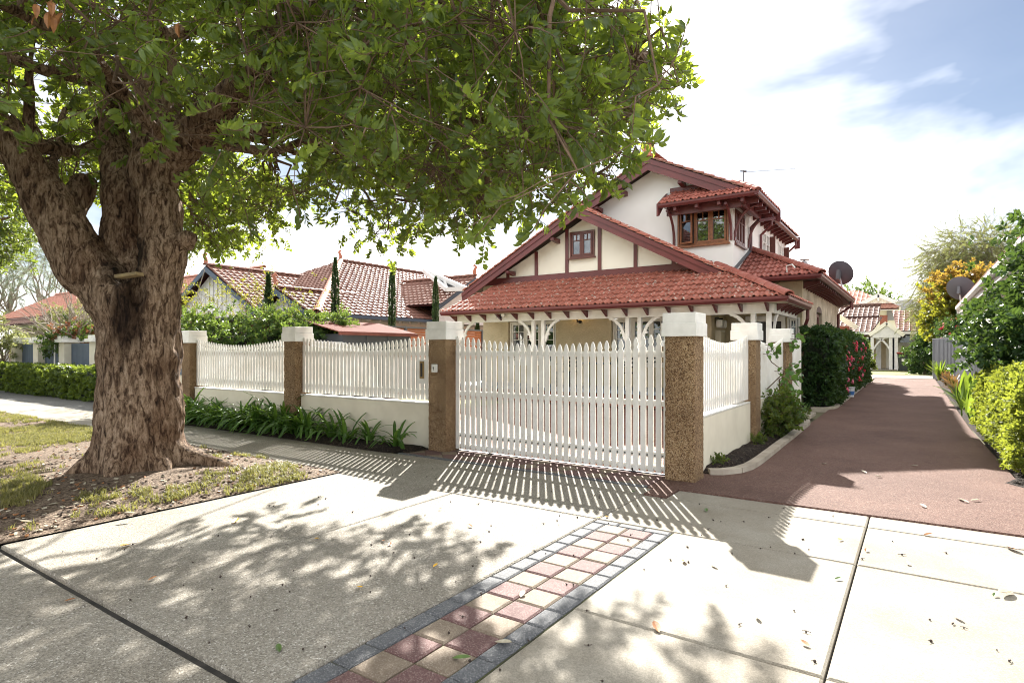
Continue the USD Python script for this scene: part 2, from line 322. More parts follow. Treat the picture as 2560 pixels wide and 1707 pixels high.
leafy('leaf_ficus', (0.03, 0.07, 0.018), (0.08, 0.15, 0.04), (0.3, 0.42, 0.06), rough=0.42, tmix=0.3, spec=0.3)
leafy('leaf_cypress', (0.02, 0.05, 0.015), (0.06, 0.11, 0.035), (0.12, 0.2, 0.04), rough=0.6, tmix=0.2)
leafy('leaf_orange', (0.14, 0.12, 0.015), (0.3, 0.13, 0.03), (0.48, 0.32, 0.05), rough=0.5, tmix=0.45)
leafy('leaf_yellowgreen', (0.05, 0.075, 0.012), (0.16, 0.17, 0.02), (0.4, 0.4, 0.035), rough=0.5, tmix=0.45)
leafy('leaf_olive', (0.14, 0.17, 0.07), (0.28, 0.3, 0.13), (0.4, 0.42, 0.14), rough=0.55, tmix=0.35)
leafy('leaf_gum', (0.12, 0.15, 0.1), (0.22, 0.26, 0.19), (0.3, 0.34, 0.2), rough=0.55, tmix=0.3)
leafy('leaf_strap', (0.04, 0.11, 0.02), (0.11, 0.22, 0.05), (0.3, 0.5, 0.06), rough=0.42, tmix=0.3, spec=0.4)
leafy('leaf_canna', (0.05, 0.11, 0.015), (0.12, 0.2, 0.03), (0.35, 0.48, 0.045), rough=0.45, tmix=0.38)
leafy('leaf_bromeliad', (0.1, 0.06, 0.025), (0.2, 0.13, 0.04), (0.28, 0.16, 0.05), rough=0.35, tmix=0.35)
leafy('leaf_redtip', (0.22, 0.06, 0.03), (0.36, 0.16, 0.07), (0.45, 0.2, 0.1), tmix=0.35)
leafy('blade', (0.11, 0.12, 0.035), (0.33, 0.29, 0.12), (0.38, 0.37, 0.09), rough=0.5, tmix=0.4)
# bark: long vertical fissures
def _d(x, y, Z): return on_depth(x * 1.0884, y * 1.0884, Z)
SHADE_STAIN = [(tuple(_d(286, 590, 6.85)), (3.6, 3.6, 2.3)), (tuple(_d(293, 720, 6.75)), (5.5, 4.0, 1.5))]  # first darkens the hollow as painted shade, second is the black drip stain
M['bark'] = usdkit.material(stage, '/World/Looks/bark', {
    'g': ('geometry', {}), 'mp': ('mapping', {'scale': (1, 1, 0.26)}), 'mf': ('mapping', {'scale': (1, 1, 0.45)}),
    'n': ('noise_texture', {'scale': 21, 'detail': 10, 'roughness': 0.66, 'distortion': 0.9}),
    'w': ('noise_texture', {'scale': 60, 'detail': 6, 'roughness': 0.7, 'distortion': 0.8}),
    'nn': ('noise_texture', {'scale': 1.7, 'detail': 5, 'roughness': 0.6}),
    'r': ('rgb_ramp', {'ramp': [(0.34, (0.025, 0.015, 0.009)), (0.44, (0.13, 0.08, 0.05)), (0.52, (0.31, 0.215, 0.14)), (0.62, (0.44, 0.325, 0.23)), (0.78, (0.56, 0.44, 0.33))]}),
    'rw': ('rgb_ramp', {'ramp': [(0.32, (0.32, 0.27, 0.23)), (0.52, (1, 1, 1))]}), 'm1': ('mix_color', {'blend_type': 'multiply', 'fac': 0.85}),
    'r2': ('rgb_ramp', {'ramp': [(0.36, (0.42, 0.33, 0.27)), (0.56, (1, 1, 1))]}), 'm2': ('mix_color', {'blend_type': 'multiply', 'fac': 0.8}),
    's1': ('mapping', {'scale': SHADE_STAIN[0][1], 'location': tuple(-a * b for a, b in zip(*SHADE_STAIN[0]))}), 'd1': ('vector_math', {'math_type': 'length'}), 'c1': ('rgb_ramp', {'ramp': [(0.0, (0.06, 0.055, 0.05)), (0.6, (0.1, 0.09, 0.08)), (1.0, (1, 1, 1))]}),
    's2': ('mapping', {'scale': SHADE_STAIN[1][1], 'location': tuple(-a * b for a, b in zip(*SHADE_STAIN[1]))}), 'd2': ('vector_math', {'math_type': 'length'}), 'c2': ('rgb_ramp', {'ramp': [(0.0, (0.13, 0.11, 0.1)), (0.5, (0.2, 0.17, 0.15)), (1.0, (1, 1, 1))]}),
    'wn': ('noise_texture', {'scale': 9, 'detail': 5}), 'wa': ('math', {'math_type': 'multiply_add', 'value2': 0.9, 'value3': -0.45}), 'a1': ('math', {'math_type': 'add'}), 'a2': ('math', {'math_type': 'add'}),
    'm3': ('mix_color', {'blend_type': 'multiply', 'fac': 1.0}), 'm4': ('mix_color', {'blend_type': 'multiply', 'fac': 1.0}),
    'h': ('math', {'math_type': 'multiply_add', 'value2': 0.35}), 'b': ('bump', {'strength': 1.0, 'distance': 0.05}),
    'p': ('principled_bsdf', {'roughness': 0.85, 'specular_ior_level': 0.2})},
    [('g.position', 'mp.vector'), ('g.position', 'mf.vector'), ('mp.vector', 'n.vector'), ('mf.vector', 'w.vector'), ('g.position', 'nn.vector'), ('n.fac', 'r.fac'), ('w.fac', 'rw.fac'),
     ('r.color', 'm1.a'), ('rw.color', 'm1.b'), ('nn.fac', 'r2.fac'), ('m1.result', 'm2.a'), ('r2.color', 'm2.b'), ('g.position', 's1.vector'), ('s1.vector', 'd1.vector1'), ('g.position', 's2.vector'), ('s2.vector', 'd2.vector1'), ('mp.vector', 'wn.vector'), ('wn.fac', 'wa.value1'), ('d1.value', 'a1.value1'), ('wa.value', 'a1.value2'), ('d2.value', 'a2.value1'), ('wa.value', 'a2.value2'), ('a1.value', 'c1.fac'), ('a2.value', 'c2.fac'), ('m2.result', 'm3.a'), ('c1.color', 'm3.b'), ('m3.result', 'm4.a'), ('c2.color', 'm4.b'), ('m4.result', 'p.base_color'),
     ('w.fac', 'h.value1'), ('n.fac', 'h.value3'), ('h.value', 'b.height'), ('b.normal', 'p.normal')], surface='p.BSDF')
plain('bark_grey', (0.3, 0.25, 0.2), (0.14, 0.11, 0.085), rough=0.9, scale=9, bump=0.8, bscale=14, bdist=0.02)
# window glass: a see-through pane with a mirror-like coat
M['glass'] = usdkit.material(stage, '/World/Looks/glass', {
    'f': ('fresnel', {'IOR': 1.52}), 'bo': ('math', {'math_type': 'multiply_add', 'value2': 1.0, 'value3': 0.08, 'use_clamp': True}),
    't': ('transparent_bsdf', {'color': (0.8, 0.83, 0.82)}), 'gl': ('glossy_bsdf', {'color': (0.95, 0.96, 1.0), 'roughness': 0.015}), 'mx': ('mix_closure', {})},
    [('f.fac', 'bo.value1'), ('bo.value', 'mx.fac'), ('t.BSDF', 'mx.closure1'), ('gl.BSDF', 'mx.closure2')], surface='mx.closure')
M['lamp_glow'] = usdkit.material(stage, '/World/Looks/lamp_glow', {'e': ('emission', {'color': (1.0, 0.62, 0.22), 'strength': 3.0})}, [], surface='e.emission')
# ---------------------------------------------------------------- ground, paths, crossover, drive
def sheet(name, poly, z, mat, kind='structure', parent=None, thick=0.0):
    mb = MB()
    if thick: mb.prism(poly, 'z', z - thick, z)
    else:
        g = poly if isinstance(poly, Polygon) else Polygon(poly)
        v, f = trimesh.creation.triangulate_polygon(g, engine='earcut')
        mb.raw(np.c_[v, np.full(len(v), z)], f)
    if parent: return put(parent, name, mb, mat)
    return put('/World', name, mb, mat, kind=kind)
def rect(x0, x1, y0, y1): return [(x0, y0), (x1, y0), (x1, y1), (x0, y1)]
sheet('ground', rect(-500, 500, -300, 700), -0.06, 'far_ground')
sheet('road', rect(-80, 60, -12, 1.42), -0.05, 'grey_asphalt')

def slab(parent, name, x0, x1, y0, y1, z, mat, gap=0.0055, jitter=0.002):
    c = [(x0 + gap, y0 + gap), (x1 - gap, y0 + gap), (x1 - gap, y1 - gap), (x0 + gap, y1 - gap)]
    c = [(a + random.uniform(-jitter, jitter), b + random.uniform(-jitter, jitter)) for a, b in c]
    mb = MB(); e = 0.012
    g = Polygon(c); gi = g.buffer(-e, join_style=2)
    a = np.array(g.exterior.coords)[:-1]; b = np.array(gi.exterior.coords)[:-1]
    if Polygon(a).exterior.is_ccw is False: a = a[::-1]
    if Polygon(b).exterior.is_ccw is False: b = b[::-1]
    k = np.argmin(np.linalg.norm(b - a[0], axis=1)); b = np.roll(b, -k, 0)
    v = np.vstack([np.c_[a, np.full(4, z - 0.07)], np.c_[a, np.full(4, z - e * 0.7)], np.c_[b, np.full(4, z)]])
    f = [(8, 9, 10, 11)]
    for i in range(4):
        j = (i + 1) % 4; f += [(i, j, 4 + j, 4 + i), (4 + i, 4 + j, 8 + j, 8 + i)]
    mb.raw(v, f)
    return put(parent, name, mb, mat)
STRIP = (-2.345, -1.65)
JY = 4.78
sheet('joint_bed', rect(-6.0, 4.0, 1.3, 6.24), -0.03, 'joint_dark')
footpath = thing('footpath', kind='structure')
xs = [-26, -24, -22, -20, -18, -16, -14, -12, -10, -8.05, -5.82, -4.02, -2.345]
for a, b in zip(xs[:-1], xs[1:]):
    slab(footpath, 'concrete_slab', a, b, JY if b > -6 else 4.9, 6.16, 0.0, 'aggregate' if b > -14 else 'smooth_concrete')
crossover = thing('crossover', kind='structure')
for a, b, c, d, mt in [(-5.82, -4.02, 1.54, JY, 'aggregate'), (-4.02, STRIP[0], 1.54, JY, 'aggregate'),
                       (-6.4, -4.02, -0.9, 1.5, 'aggregate'), (-4.02, STRIP[0], -0.9, 1.5, 'aggregate'),
                       (STRIP[1], -0.345, 3.05, JY, 'smooth_concrete'), (STRIP[1], -0.345, -0.9, 3.05, 'smooth_concrete'),
                       (-0.345, 3.2, 3.05, JY, 'smooth_concrete'), (-0.345, 3.2, -0.9, 3.05, 'smooth_concrete')]:
    slab(crossover, 'concrete_slab', a, b, c, d, 0.0, mt)
for a, b, c, d in [(-2.345, -0.345, JY, 5.84), (-0.345, 3.2, JY, 5.84), (-2.1, -0.345, 5.84, 6.24), (-0.345, 3.2, 5.84, 6.24)]:
    slab(footpath, 'concrete_slab', a, b, c, d, 0.0, 'smooth_concrete')
# band of coloured pavers let into the crossover
band = thing('paver_band', kind='structure')
sheet('joint_bed', rect(STRIP[0], STRIP[1], -0.9, JY), -0.012, 'joint_moss', parent=band)
P = 0.215; nrow = int((JY - 0.1 + 0.9) / P)
for k in range(nrow):
    y1 = JY - 0.11 - k * P; y0 = y1 - P
    slab(band, 'paver', STRIP[0] + 0.004, STRIP[0] + 0.1325, y0, y1, 0.002 + random.uniform(-.002, .002), 'paver_grey', gap=0.004)
    slab(band, 'paver', STRIP[1] - 0.1325, STRIP[1] - 0.004, y0, y1, 0.002 + random.uniform(-.002, .002), 'paver_grey', gap=0.004)
    for j in range(2):
        x0 = STRIP[0] + 0.1325 + j * P
        slab(band, 'paver', x0, x0 + P, y0, y1, 0.001 + random.uniform(-.002, .002), 'paver_red' if (k + j) % 2 else 'paver_tan', gap=0.004)
for j in range(3):
    x0 = STRIP[0] + 0.004 + j * 0.229
    slab(band, 'paver', x0, x0 + 0.228, JY - 0.11, JY - 0.01, 0.002, 'paver_grey', gap=0.004)
# threshold of the gate: grey edge and diagonal coloured pavers
thresh = thing('paver_threshold', kind='structure')
sheet('joint_bed', rect(-6.3, -2.42, 6.17, 7.05), -0.01, 'joint_dark', parent=thresh)
zone = Polygon(rect(-6.25, -2.45, 6.28, 7.0))
n = 0
for i in range(-30, 30):
    for j in range(-30, 30):
        cx, cy = -4.3 + (i - j) * 0.163, 6.6 + (i + j) * 0.163
        if not (-6.6 < cx < -2.1 and 6.0 < cy < 7.3): continue
        g = Polygon([(cx - .158, cy), (cx, cy - .158), (cx + .158, cy), (cx, cy + .158)]).intersection(zone)
        if g.is_empty or g.area < 0.002: continue
        put(thresh, 'paver', MB().prism(g, 'z', -0.05, random.uniform(-.001, .003)), ['paver_red', 'paver_tan', 'paver_red'][(i + 2 * j) % 3])
x = -6.25
while x < -2.5:
    slab(thresh, 'paver', x, x + 0.2, 6.18, 6.275, 0.003, 'paver_grey', gap=0.003); x += 0.2
# red asphalt drive along the side of the house, with kerb stones
drive_poly = [(-2.42, 6.17), (-2.34, 6.17), (-2.34, 5.86), (-2.11, 5.86), (-2.11, 6.25), (2.9, 6.25), (1.3, 7.6), (0.95, 9.0), (0.85, 14), (0.8, 37), (-2.0, 37), (-1.8, 17.2), (-1.76, 9.2), (-1.74, 8.3), (-1.84, 7.7), (-2.0, 7.38), (-2.25, 7.25), (-2.42, 7.2)]
sheet('driveway', drive_poly, 0.012, 'red_asphalt', thick=0.05)
kerb = thing('garden_kerb', kind='structure')
curve = np.array([(-2.06, 7.22), (-1.92, 7.3), (-1.80, 7.5), (-1.735, 7.8), (-1.72, 8.2), (-1.73, 9.0), (-1.75, 10.0), (-1.76, 11), (-1.78, 12), (-1.8, 13.1), (-1.86, 13.5), (-2.0, 13.75)])
ls = LineString(curve); L = ls.length; s = 0.0
while s < L - 0.02:
    e = min(s + 0.42, L); c = [np.array(ls.interpolate(t).coords[0]) for t in np.linspace(s + .004, e - .004, 4)]
    ring = LineString(c).buffer(0.06, cap_style=2, join_style=2)
    put(kerb, 'kerb_stone', MB().prism(ring, 'z', -0.05, 0.07 + random.uniform(-.004, .004)), 'kerb_stone'); s = e
ls = LineString([(-2.2, 16.55), (-1.8, 16.7), (-1.72, 17.3), (-1.75, 22), (-1.8, 30), (-1.86, 36)]); L = ls.length; s = 0.0
while s < L - 0.02:
    e = min(s + 0.6, L); c = [np.array(ls.interpolate(t).coords[0]) for t in np.linspace(s + .004, e - .004, 3)]
    put(kerb, 'kerb_stone', MB().prism(LineString(c).buffer(0.06, cap_style=2, join_style=2), 'z', -0.05, 0.065), 'kerb_stone'); s = e
sheet('back_apron', rect(-3.5, 3.0, 37.02, 41.5), 0.03, 'smooth_concrete', thick=0.05)
sheet('back_lawn', rect(-9, 9, 41.5, 75), 0.05, 'grass_ground', thick=0.05)
for k in range(2):   # brick step by the side gate
    pass
step = thing('side_step', kind='structure')
for i in range(4):
    for j in range(2):
        slab(step, 'brick', -2.35 + j * .25, -2.11 + j * .25, 14.0 + i * .23, 14.22 + i * .23, 0.1, 'kerb_stone', gap=0.003)
# beds
def mound(name, poly, z, mat, res=0.09, amp=0.05):
    g = Polygon(poly); x0, y0, x1, y1 = g.bounds
    pts = [(x, y) for x in np.arange(x0, x1, res) for y in np.arange(y0, y1, res) if g.contains(Point(x, y))]
    bd = [g.exterior.interpolate(t).coords[0] for t in np.arange(0, g.length, res)]
    from scipy.spatial import Delaunay
    A = np.array(pts + bd); T = Delaunay(A); c = A[T.simplices].mean(1)
    keep = np.array([g.buffer(1e-4).contains(Point(*q)) for q in c]); f = T.simplices[keep]
    d = np.array([g.exterior.distance(Point(*q)) for q in A])
    h = z * np.clip(d / 0.15, 0.1, 1) + amp * (meshkit.fbm(np.c_[A * 6, np.zeros(len(A))], 3, 5) - .5) * np.clip(d / 0.1, 0, 1)
    v = np.c_[A, h]; nz = np.cross(v[f[:, 1]] - v[f[:, 0]], v[f[:, 2]] - v[f[:, 0]])[:, 2]; f[nz < 0] = f[nz < 0][:, ::-1]
    return put('/World', name, MB().raw(v, f), mat, smooth=True, kind='structure')
mound('garden_bed', [(-13.1, 6.1), (-6.4, 6.1), (-6.1, 6.35), (-6.05, 6.75), (-13.1, 6.75)], 0.06, 'soil')
mound('garden_bed', [(-2.3, 7.1), (-2.0, 7.25), (-1.86, 7.5), (-1.8, 7.8), (-1.78, 8.3), (-1.82, 13.0), (-2.0, 13.4), (-2.3, 13.4)], 0.09, 'soil')
mound('garden_bed', [(-2.75, 16.6), (-1.9, 16.75), (-1.8, 17.3), (-1.83, 30), (-1.92, 36), (-2.75, 36)], 0.06, 'soil', res=0.3)
mound('garden_bed', [(0.78, 8.6), (0.97, 9.05), (0.87, 14), (0.82, 36), (2.4, 36), (2.4, 8.6), (2.4, 7.4), (1.5, 7.4), (1.2, 7.9)], 0.04, 'soil', res=0.25)
VERGE = [(-24, 1.5), (-5.86, 1.5), (-5.86, 4.86), (-24, 4.86)]
def verge_h(x, y):
    d = np.hypot(x + 7.45, y - 3.3)
    e = np.clip(np.minimum.reduce([y - 1.5, 4.86 - y, -5.86 - x]) / 0.35, 0, 1)
    return e * (0.03 + 0.10 * np.exp(-(d / 1.3) ** 2)) + 0.04 * e * (meshkit.fbm(np.stack([x * 2, y * 2, 0 * x], -1), 3, 9) - .5)
gx, gy = np.meshgrid(np.concatenate([np.linspace(-24, -10, 40), np.linspace(-9.9, -5.86, 60)]), np.linspace(1.5, 4.86, 52))
v = np.stack([gx, gy, verge_h(gx, gy)], -1).reshape(-1, 3); nx = gx.shape[1]; f = []
for j in range(gx.shape[0] - 1):
    for i in range(nx - 1): f.append((j * nx + i, j * nx + i + 1, (j + 1) * nx + i + 1, (j + 1) * nx + i))
put('/World', 'verge', MB().raw(v, f), 'verge_soil', smooth=True, kind='structure')
sheet('neighbour_verge', rect(-40, -24.0, 1.5, 4.88), -0.01, 'grass_ground')
sheet('neighbour_paving', rect(-45, -14.0, 6.2, 12), -0.015, 'grey_asphalt')
sheet('front_yard', rect(-16.0, -2.3, 7.06, 14.4), -0.02, 'brick_paving')
# brick paving seen through the gate: bricks in running bond
pav = thing('forecourt', kind='structure')
mb = MB()
for r, y in enumerate(np.arange(7.1, 14.0, 0.118)):
    for x in np.arange(-9.6 + (r % 2) * .118, -2.45, 0.236):
        mb.box(x, x + .23, y, y + .112, -0.03, 0.001 + random.uniform(0, .004))
put(pav, 'brick', mb, 'brick_paving', kind='stuff')
sheet('front_lawn', rect(-13, -9.7, 8.4, 14.2), 0.0, 'grass_ground')
sheet('side_yard', rect(-40, -13, 12.2, 60), -0.03, 'far_ground')

# ---------------------------------------------------------------- fence posts, low walls, picket panels, gate
def noisy_shaft(x0, x1, y0, y1, z0, z1, res=0.024, amp=0.011, seed=0):
    nx, ny, nz = [max(2, int(round(d / res))) for d in (x1 - x0, y1 - y0, z1 - z0)]
    mb = MB()
    def face(o, a, b, na, nb):
        A, B = np.meshgrid(np.linspace(0, 1, na + 1), np.linspace(0, 1, nb + 1))
        v = np.asarray(o) + A[..., None] * np.asarray(a) + B[..., None] * np.asarray(b); k = na + 1
        f = [(j * k + i, j * k + i + 1, (j + 1) * k + i + 1, (j + 1) * k + i) for j in range(nb) for i in range(na)]
        mb.raw(v.reshape(-1, 3), f)
    dx, dy, dz = x1 - x0, y1 - y0, z1 - z0
    face((x0, y0, z0), (dx, 0, 0), (0, 0, dz), nx, nz); face((x1, y0, z0), (0, dy, 0), (0, 0, dz), ny, nz)
    face((x1, y1, z0), (-dx, 0, 0), (0, 0, dz), nx, nz); face((x0, y1, z0), (0, -dy, 0), (0, 0, dz), ny, nz)
    t = mb.mesh(); v = np.array(t.vertices); c = np.array([(x0 + x1) / 2, (y0 + y1) / 2])
    h = np.array([dx / 2, dy / 2]); q = (v[:, :2] - c) / h; r = 0.13
    over = np.clip(np.abs(q) - (1 - r), 0, None); s = np.linalg.norm(over, axis=1); both = (over > 0).all(1)
    sc = np.where(both, np.maximum(over.max(1) / np.maximum(s, 1e-9), 0), 1.0)
    core = np.clip(np.abs(q), None, 1 - r); q2 = np.sign(q) * (core + over * sc[:, None]); v[:, :2] = c + q2 * h
    d = q2 / np.maximum(np.linalg.norm(q2, axis=1, keepdims=True), 1e-9)
    nse = meshkit.noise(v * 55, seed) - 0.5 + 0.7 * (meshkit.noise(v * 17, seed + 3) - .5)
    v[:, :2] += d * (nse * amp)[:, None]
    return trimesh.Trimesh(v, t.faces, process=False)
def post(x0, y0, label, w=0.35, zt=1.66, group=None, dep=0.35):
    p = thing('fence_post', label, 'fence post', (x0 + w / 2, y0 + dep / 2, 0), group)
    put(p, 'shaft', noisy_shaft(x0, x0 + w, y0, y0 + dep, -0.05, zt, seed=int(abs(x0 * 97 + y0 * 13))), 'pebbledash', smooth=60)
    mb = MB(); e = 0.03
    mb.cbox(x0 - e, x0 + w + e, y0 - e, y0 + dep + e, zt - 0.005, zt + 0.15, 0.006)
    mb.cbox(x0 - e + .012, x0 + w + e - .012, y0 - e + .012, y0 + dep + e - .012, zt + 0.147, zt + 0.265, 0.006)
    put(p, 'cap', mb, 'cap_white')
    return p
POSTX = [-2.40, -6.06, -9.63, -13.32]
post(POSTX[0], 6.64, 'large pebbledash corner post with white cap, nearest the driveway')
p3 = post(POSTX[1], 6.64, 'pebbledash gate post with white cap and a small intercom box on it')
post(POSTX[2], 6.64, 'pebbledash post with white cap between the two front picket panels')
post(POSTX[3], 6.64, 'pebbledash post with white cap right of the big tree trunk')
post(-2.40, 9.72, 'pebbledash post with white cap, middle one of the side fence along the drive')
post(-2.40, 12.66, 'pebbledash post with white cap behind the climbing vine')
def picket(mb_axis, u, w, z0, zt, v0, v1):
    """outline in (u, z): straight stave, shoulders, notch and pointed acorn head"""
    h = w / 2; o = []
    right = [(h, z0), (h, zt - .155), (h * .93, zt - .142), (h * .62, zt - .128), (h * .62, zt - .112), (h * .86, zt - .1), (h * .9, zt - .08), (h * .66, zt - .042), (h * .3, zt - .012), (0, zt)]
    pts = right + [(-a, b) for a, b in right[-2::-1]]
    return MB().prism([(u + a, b) for a, b in pts], mb_axis, v0, v1)
def panel(name, label, cat, axis, u0, u1, v, n, z0, ends, dip, rails, group=None, w=0.066, out=1):
    """axis 'y': panel runs along x at y = v; axis 'x': along y at x = v"""
    mid = (u0 + u1) / 2
    p = thing(name, label, cat, (mid, v, z0) if axis == 'y' else (v, mid, z0), group)
    pitch = (u1 - u0) / n
    for k in range(n):
        u = u0 + (k + .5) * pitch; t = (u - mid) / ((u1 - u0) / 2)
        zt = dip + (ends - dip) * abs(t) ** 1.7 + random.uniform(-.004, .004)
        put(p, 'picket', picket(axis, u + random.uniform(-.002, .002), w, z0 + random.uniform(-.003, .003), zt, v - .01, v + .01), 'white_paint')
    for z in rails:
        a = (u0, u1); mb = MB()
        if axis == 'y': mb.cbox(a[0], a[1], v + .012 * out, v + .05 * out, z - .035, z + .035, .004) if out > 0 else mb.cbox(a[0], a[1], v - .05, v - .012, z - .035, z + .035, .004)
        else: mb.cbox(v - .05, v - .012, a[0], a[1], z - .035, z + .035, .004)
        put(p, 'rail', mb, 'white_paint')
    return p
PY0 = 6.79
def wall(name, label, x0, x1, y0, y1, zt=0.7):
    p = thing(name, label, 'wall', ((x0 + x1) / 2, (y0 + y1) / 2, 0))
    put(p, 'rendered_base', MB().cbox(x0, x1, y0, y1, -0.05, zt - .022, .008), 'white_render')
    put(p, 'coping', MB().cbox(x0, x1, y0 - .008, y1 + .008, zt - .02, zt, .006), 'cap_white')
    return p
wall('low_wall', 'low cream rendered wall under the left front picket panel', POSTX[3] + .37, POSTX[2] - .01, 6.74, 6.9)
wall('low_wall', 'low cream rendered wall left of the intercom gate post', POSTX[2] + .37, POSTX[1] - .01, 6.74, 6.9)
wall('low_wall', 'low white rendered wall along the driveway beside the corner post', -2.27, -2.13, 7.0, 9.71)
wall('low_wall', 'low white rendered wall behind the climbing vine', -2.27, -2.13, 10.08, 12.65)
panel('picket_panel', 'white picket panel with a curved top, nearest the tree trunk', 'picket fence', 'y', POSTX[3] + .36, POSTX[2] - .01, PY0, 36, 0.73, 1.74, 1.6, (0.86, 1.45))
pp = panel('picket_panel', 'white picket panel with a brass letter slot, left of the gate', 'picket fence', 'y', POSTX[2] + .36, POSTX[1] - .01, PY0, 34, 0.73, 1.74, 1.62, (0.86, 1.45))
mb = MB().box(POSTX[1] - .37, POSTX[1] - .1, PY0 - .014, PY0 - .0105, 1.02, 1.42)
pl = put(pp, 'letter_plate', MB().box(POSTX[1] - .36, POSTX[1] - .12, PY0 - .018, PY0 - .0125, 0.98, 1.36), 'white_paint')
put(pp, 'letter_slot', MB().cbox(POSTX[1] - .285, POSTX[1] - .2, PY0 - .034, PY0 - .019, 1.06, 1.33, .004), 'brass')
put(pp, 'letter_flap', MB().cbox(POSTX[1] - .262, POSTX[1] - .223, PY0 - .039, PY0 - .0345, 1.09, 1.3, .002), 'dark_interior')
panel('picket_panel', 'white picket panel with a curved top along the driveway by the corner post', 'picket fence', 'x', 7.0, 9.71, -2.17, 29, 0.73, 1.74, 1.6, (0.86, 1.45))
panel('picket_panel', 'white picket panel half hidden by the climbing vine', 'picket fence', 'x', 10.08, 12.65, -2.17, 27, 0.73, 1.74, 1.6, (0.86, 1.45))
sg = thing('side_gate', 'narrow white gate edge between the last side post and the camellia hedge', 'gate', (-2.1, 13.7, 0))
for k in range(10):
    put(sg, 'picket', MB().box(-2.12, -2.09, 13.08 + k * .13, 13.2 + k * .13, 0.1, 1.72), 'white_paint')
put(sg, 'rail', MB().box(-2.16, -2.122, 13.05, 14.4, 1.3, 1.38), 'white_paint')
gate = panel('sliding_gate', 'wide white picket gate with a dipped top across the forecourt', 'gate', 'y', POSTX[1] + .36, POSTX[0] - .0, 6.85, 34, 0.03, 1.72, 1.575, (0.24, 0.86, 1.45), w=0.068)
for x in (-5.1, -2.9):
    put(gate, 'wheel', MB().tube([(x, 6.89, .05), (x, 6.92, .05)], .035, 14), 'black_metal')
put(gate, 'bottom_rail', MB().cbox(POSTX[1] + .36, POSTX[0], 6.862, 6.9, .05, .11, .004), 'white_paint')
for k in range(0, 34):
    u = POSTX[1] + .36 + (k + .5) * (POSTX[0] - POSTX[1] - .36) / 34
    if k % 1 == 0: put(gate, 'bolt', MB().cbox(u + .04, u + .054, 6.84, 6.862, .225, .24, .003), 'black_metal')
put('/World', 'gate_track', MB().box(POSTX[1] + .36, POSTX[0], 6.88, 6.91, 0.0, 0.012), 'grey_metal', cat='gate track', label='thin metal floor track under the picket gate')
put(p3, 'intercom', MB().cbox(POSTX[1] + .1, POSTX[1] + .2, 6.6, 6.635, 1.17, 1.29, .006), 'cap_white')
put(p3, 'keyhole', MB().tube([(POSTX[1] + .142, 6.598, 1.238), (POSTX[1] + .142, 6.6, 1.238)], .013, 10).box(POSTX[1] + .138, POSTX[1] + .147, 6.597, 6.6, 1.2, 1.236), 'black_metal')
lp = thing('letterbox_pillar', 'white rendered letterbox pillar just right of the tree trunk', 'letterbox', (-14.3, 7.2, 0))
put(lp, 'pillar', MB().cbox(-14.6, -13.7, 7.05, 7.35, -.05, 1.35, .01), 'white_render')
put(lp, 'gabled_top', MB().prism([(-14.65, 1.35), (-13.65, 1.35), (-14.15, 1.62)], 'y', 7.0, 7.4), 'white_paint')
put(lp, 'slot', MB().box(-14.2, -13.9, 7.035, 7.047, .92, 1.08), 'slat_blue')
# ---------------------------------------------------------------- tiled roofs
PROF = [(0.0, .016), (.03, .042), (.06, .05), (.09, .042), (.12, .016), (.15, .004), (.18, .016), (.215, .03), (.25, .016), (.275, .004), (.30, .016)]
PROF_LOW = [(0.0, .02), (.05, .05), (.1, .02), (.2, .006), (.30, .018)]
def clip_to(t, poly, n, skip=()):
    """cut a mesh with the upright walls over the polygon's edges"""
    k = len(poly)
    for i in range(k):
        if i in skip or len(t.faces) == 0: continue
        a, b = poly[i], poly[(i + 1) % k]; inn = np.cross(n, b - a); inn /= np.linalg.norm(inn)
        d = (t.vertices - a) @ inn
        if d.min() > -1e-4: continue
        if d.max() < 1e-4: return None
        t = trimesh.intersections.slice_mesh_plane(t, inn, a)
    return t if len(t.faces) else None
def one_tile(a0, b0, tw, gauge, prof, jit=0.0):
    s = tw / .30; lap = 0.05
    P = np.array([(u * s, h) for u, h in prof]); k = len(P); lift = 0.042 + jit
    low = np.c_[a0 + P[:, 0], np.full(k, b0 - lap), P[:, 1] + lift]; high = np.c_[a0 + P[:, 0], np.full(k, b0 + gauge), P[:, 1] + 0.004]
    und = np.c_[a0 + P[:, 0], np.full(k, b0 - lap), P[:, 1] + lift - 0.022]
    v = np.vstack([low, high, und]); f = []
    for i in range(k - 1):
        f += [(i, i + 1, k + i + 1, k + i), (2 * k + i, 2 * k + i + 1, i + 1, i)]
    f += [(0, k, k, 2 * k), (k - 1, 2 * k + k - 1, 2 * k - 1, 2 * k - 1)]
    return v, f
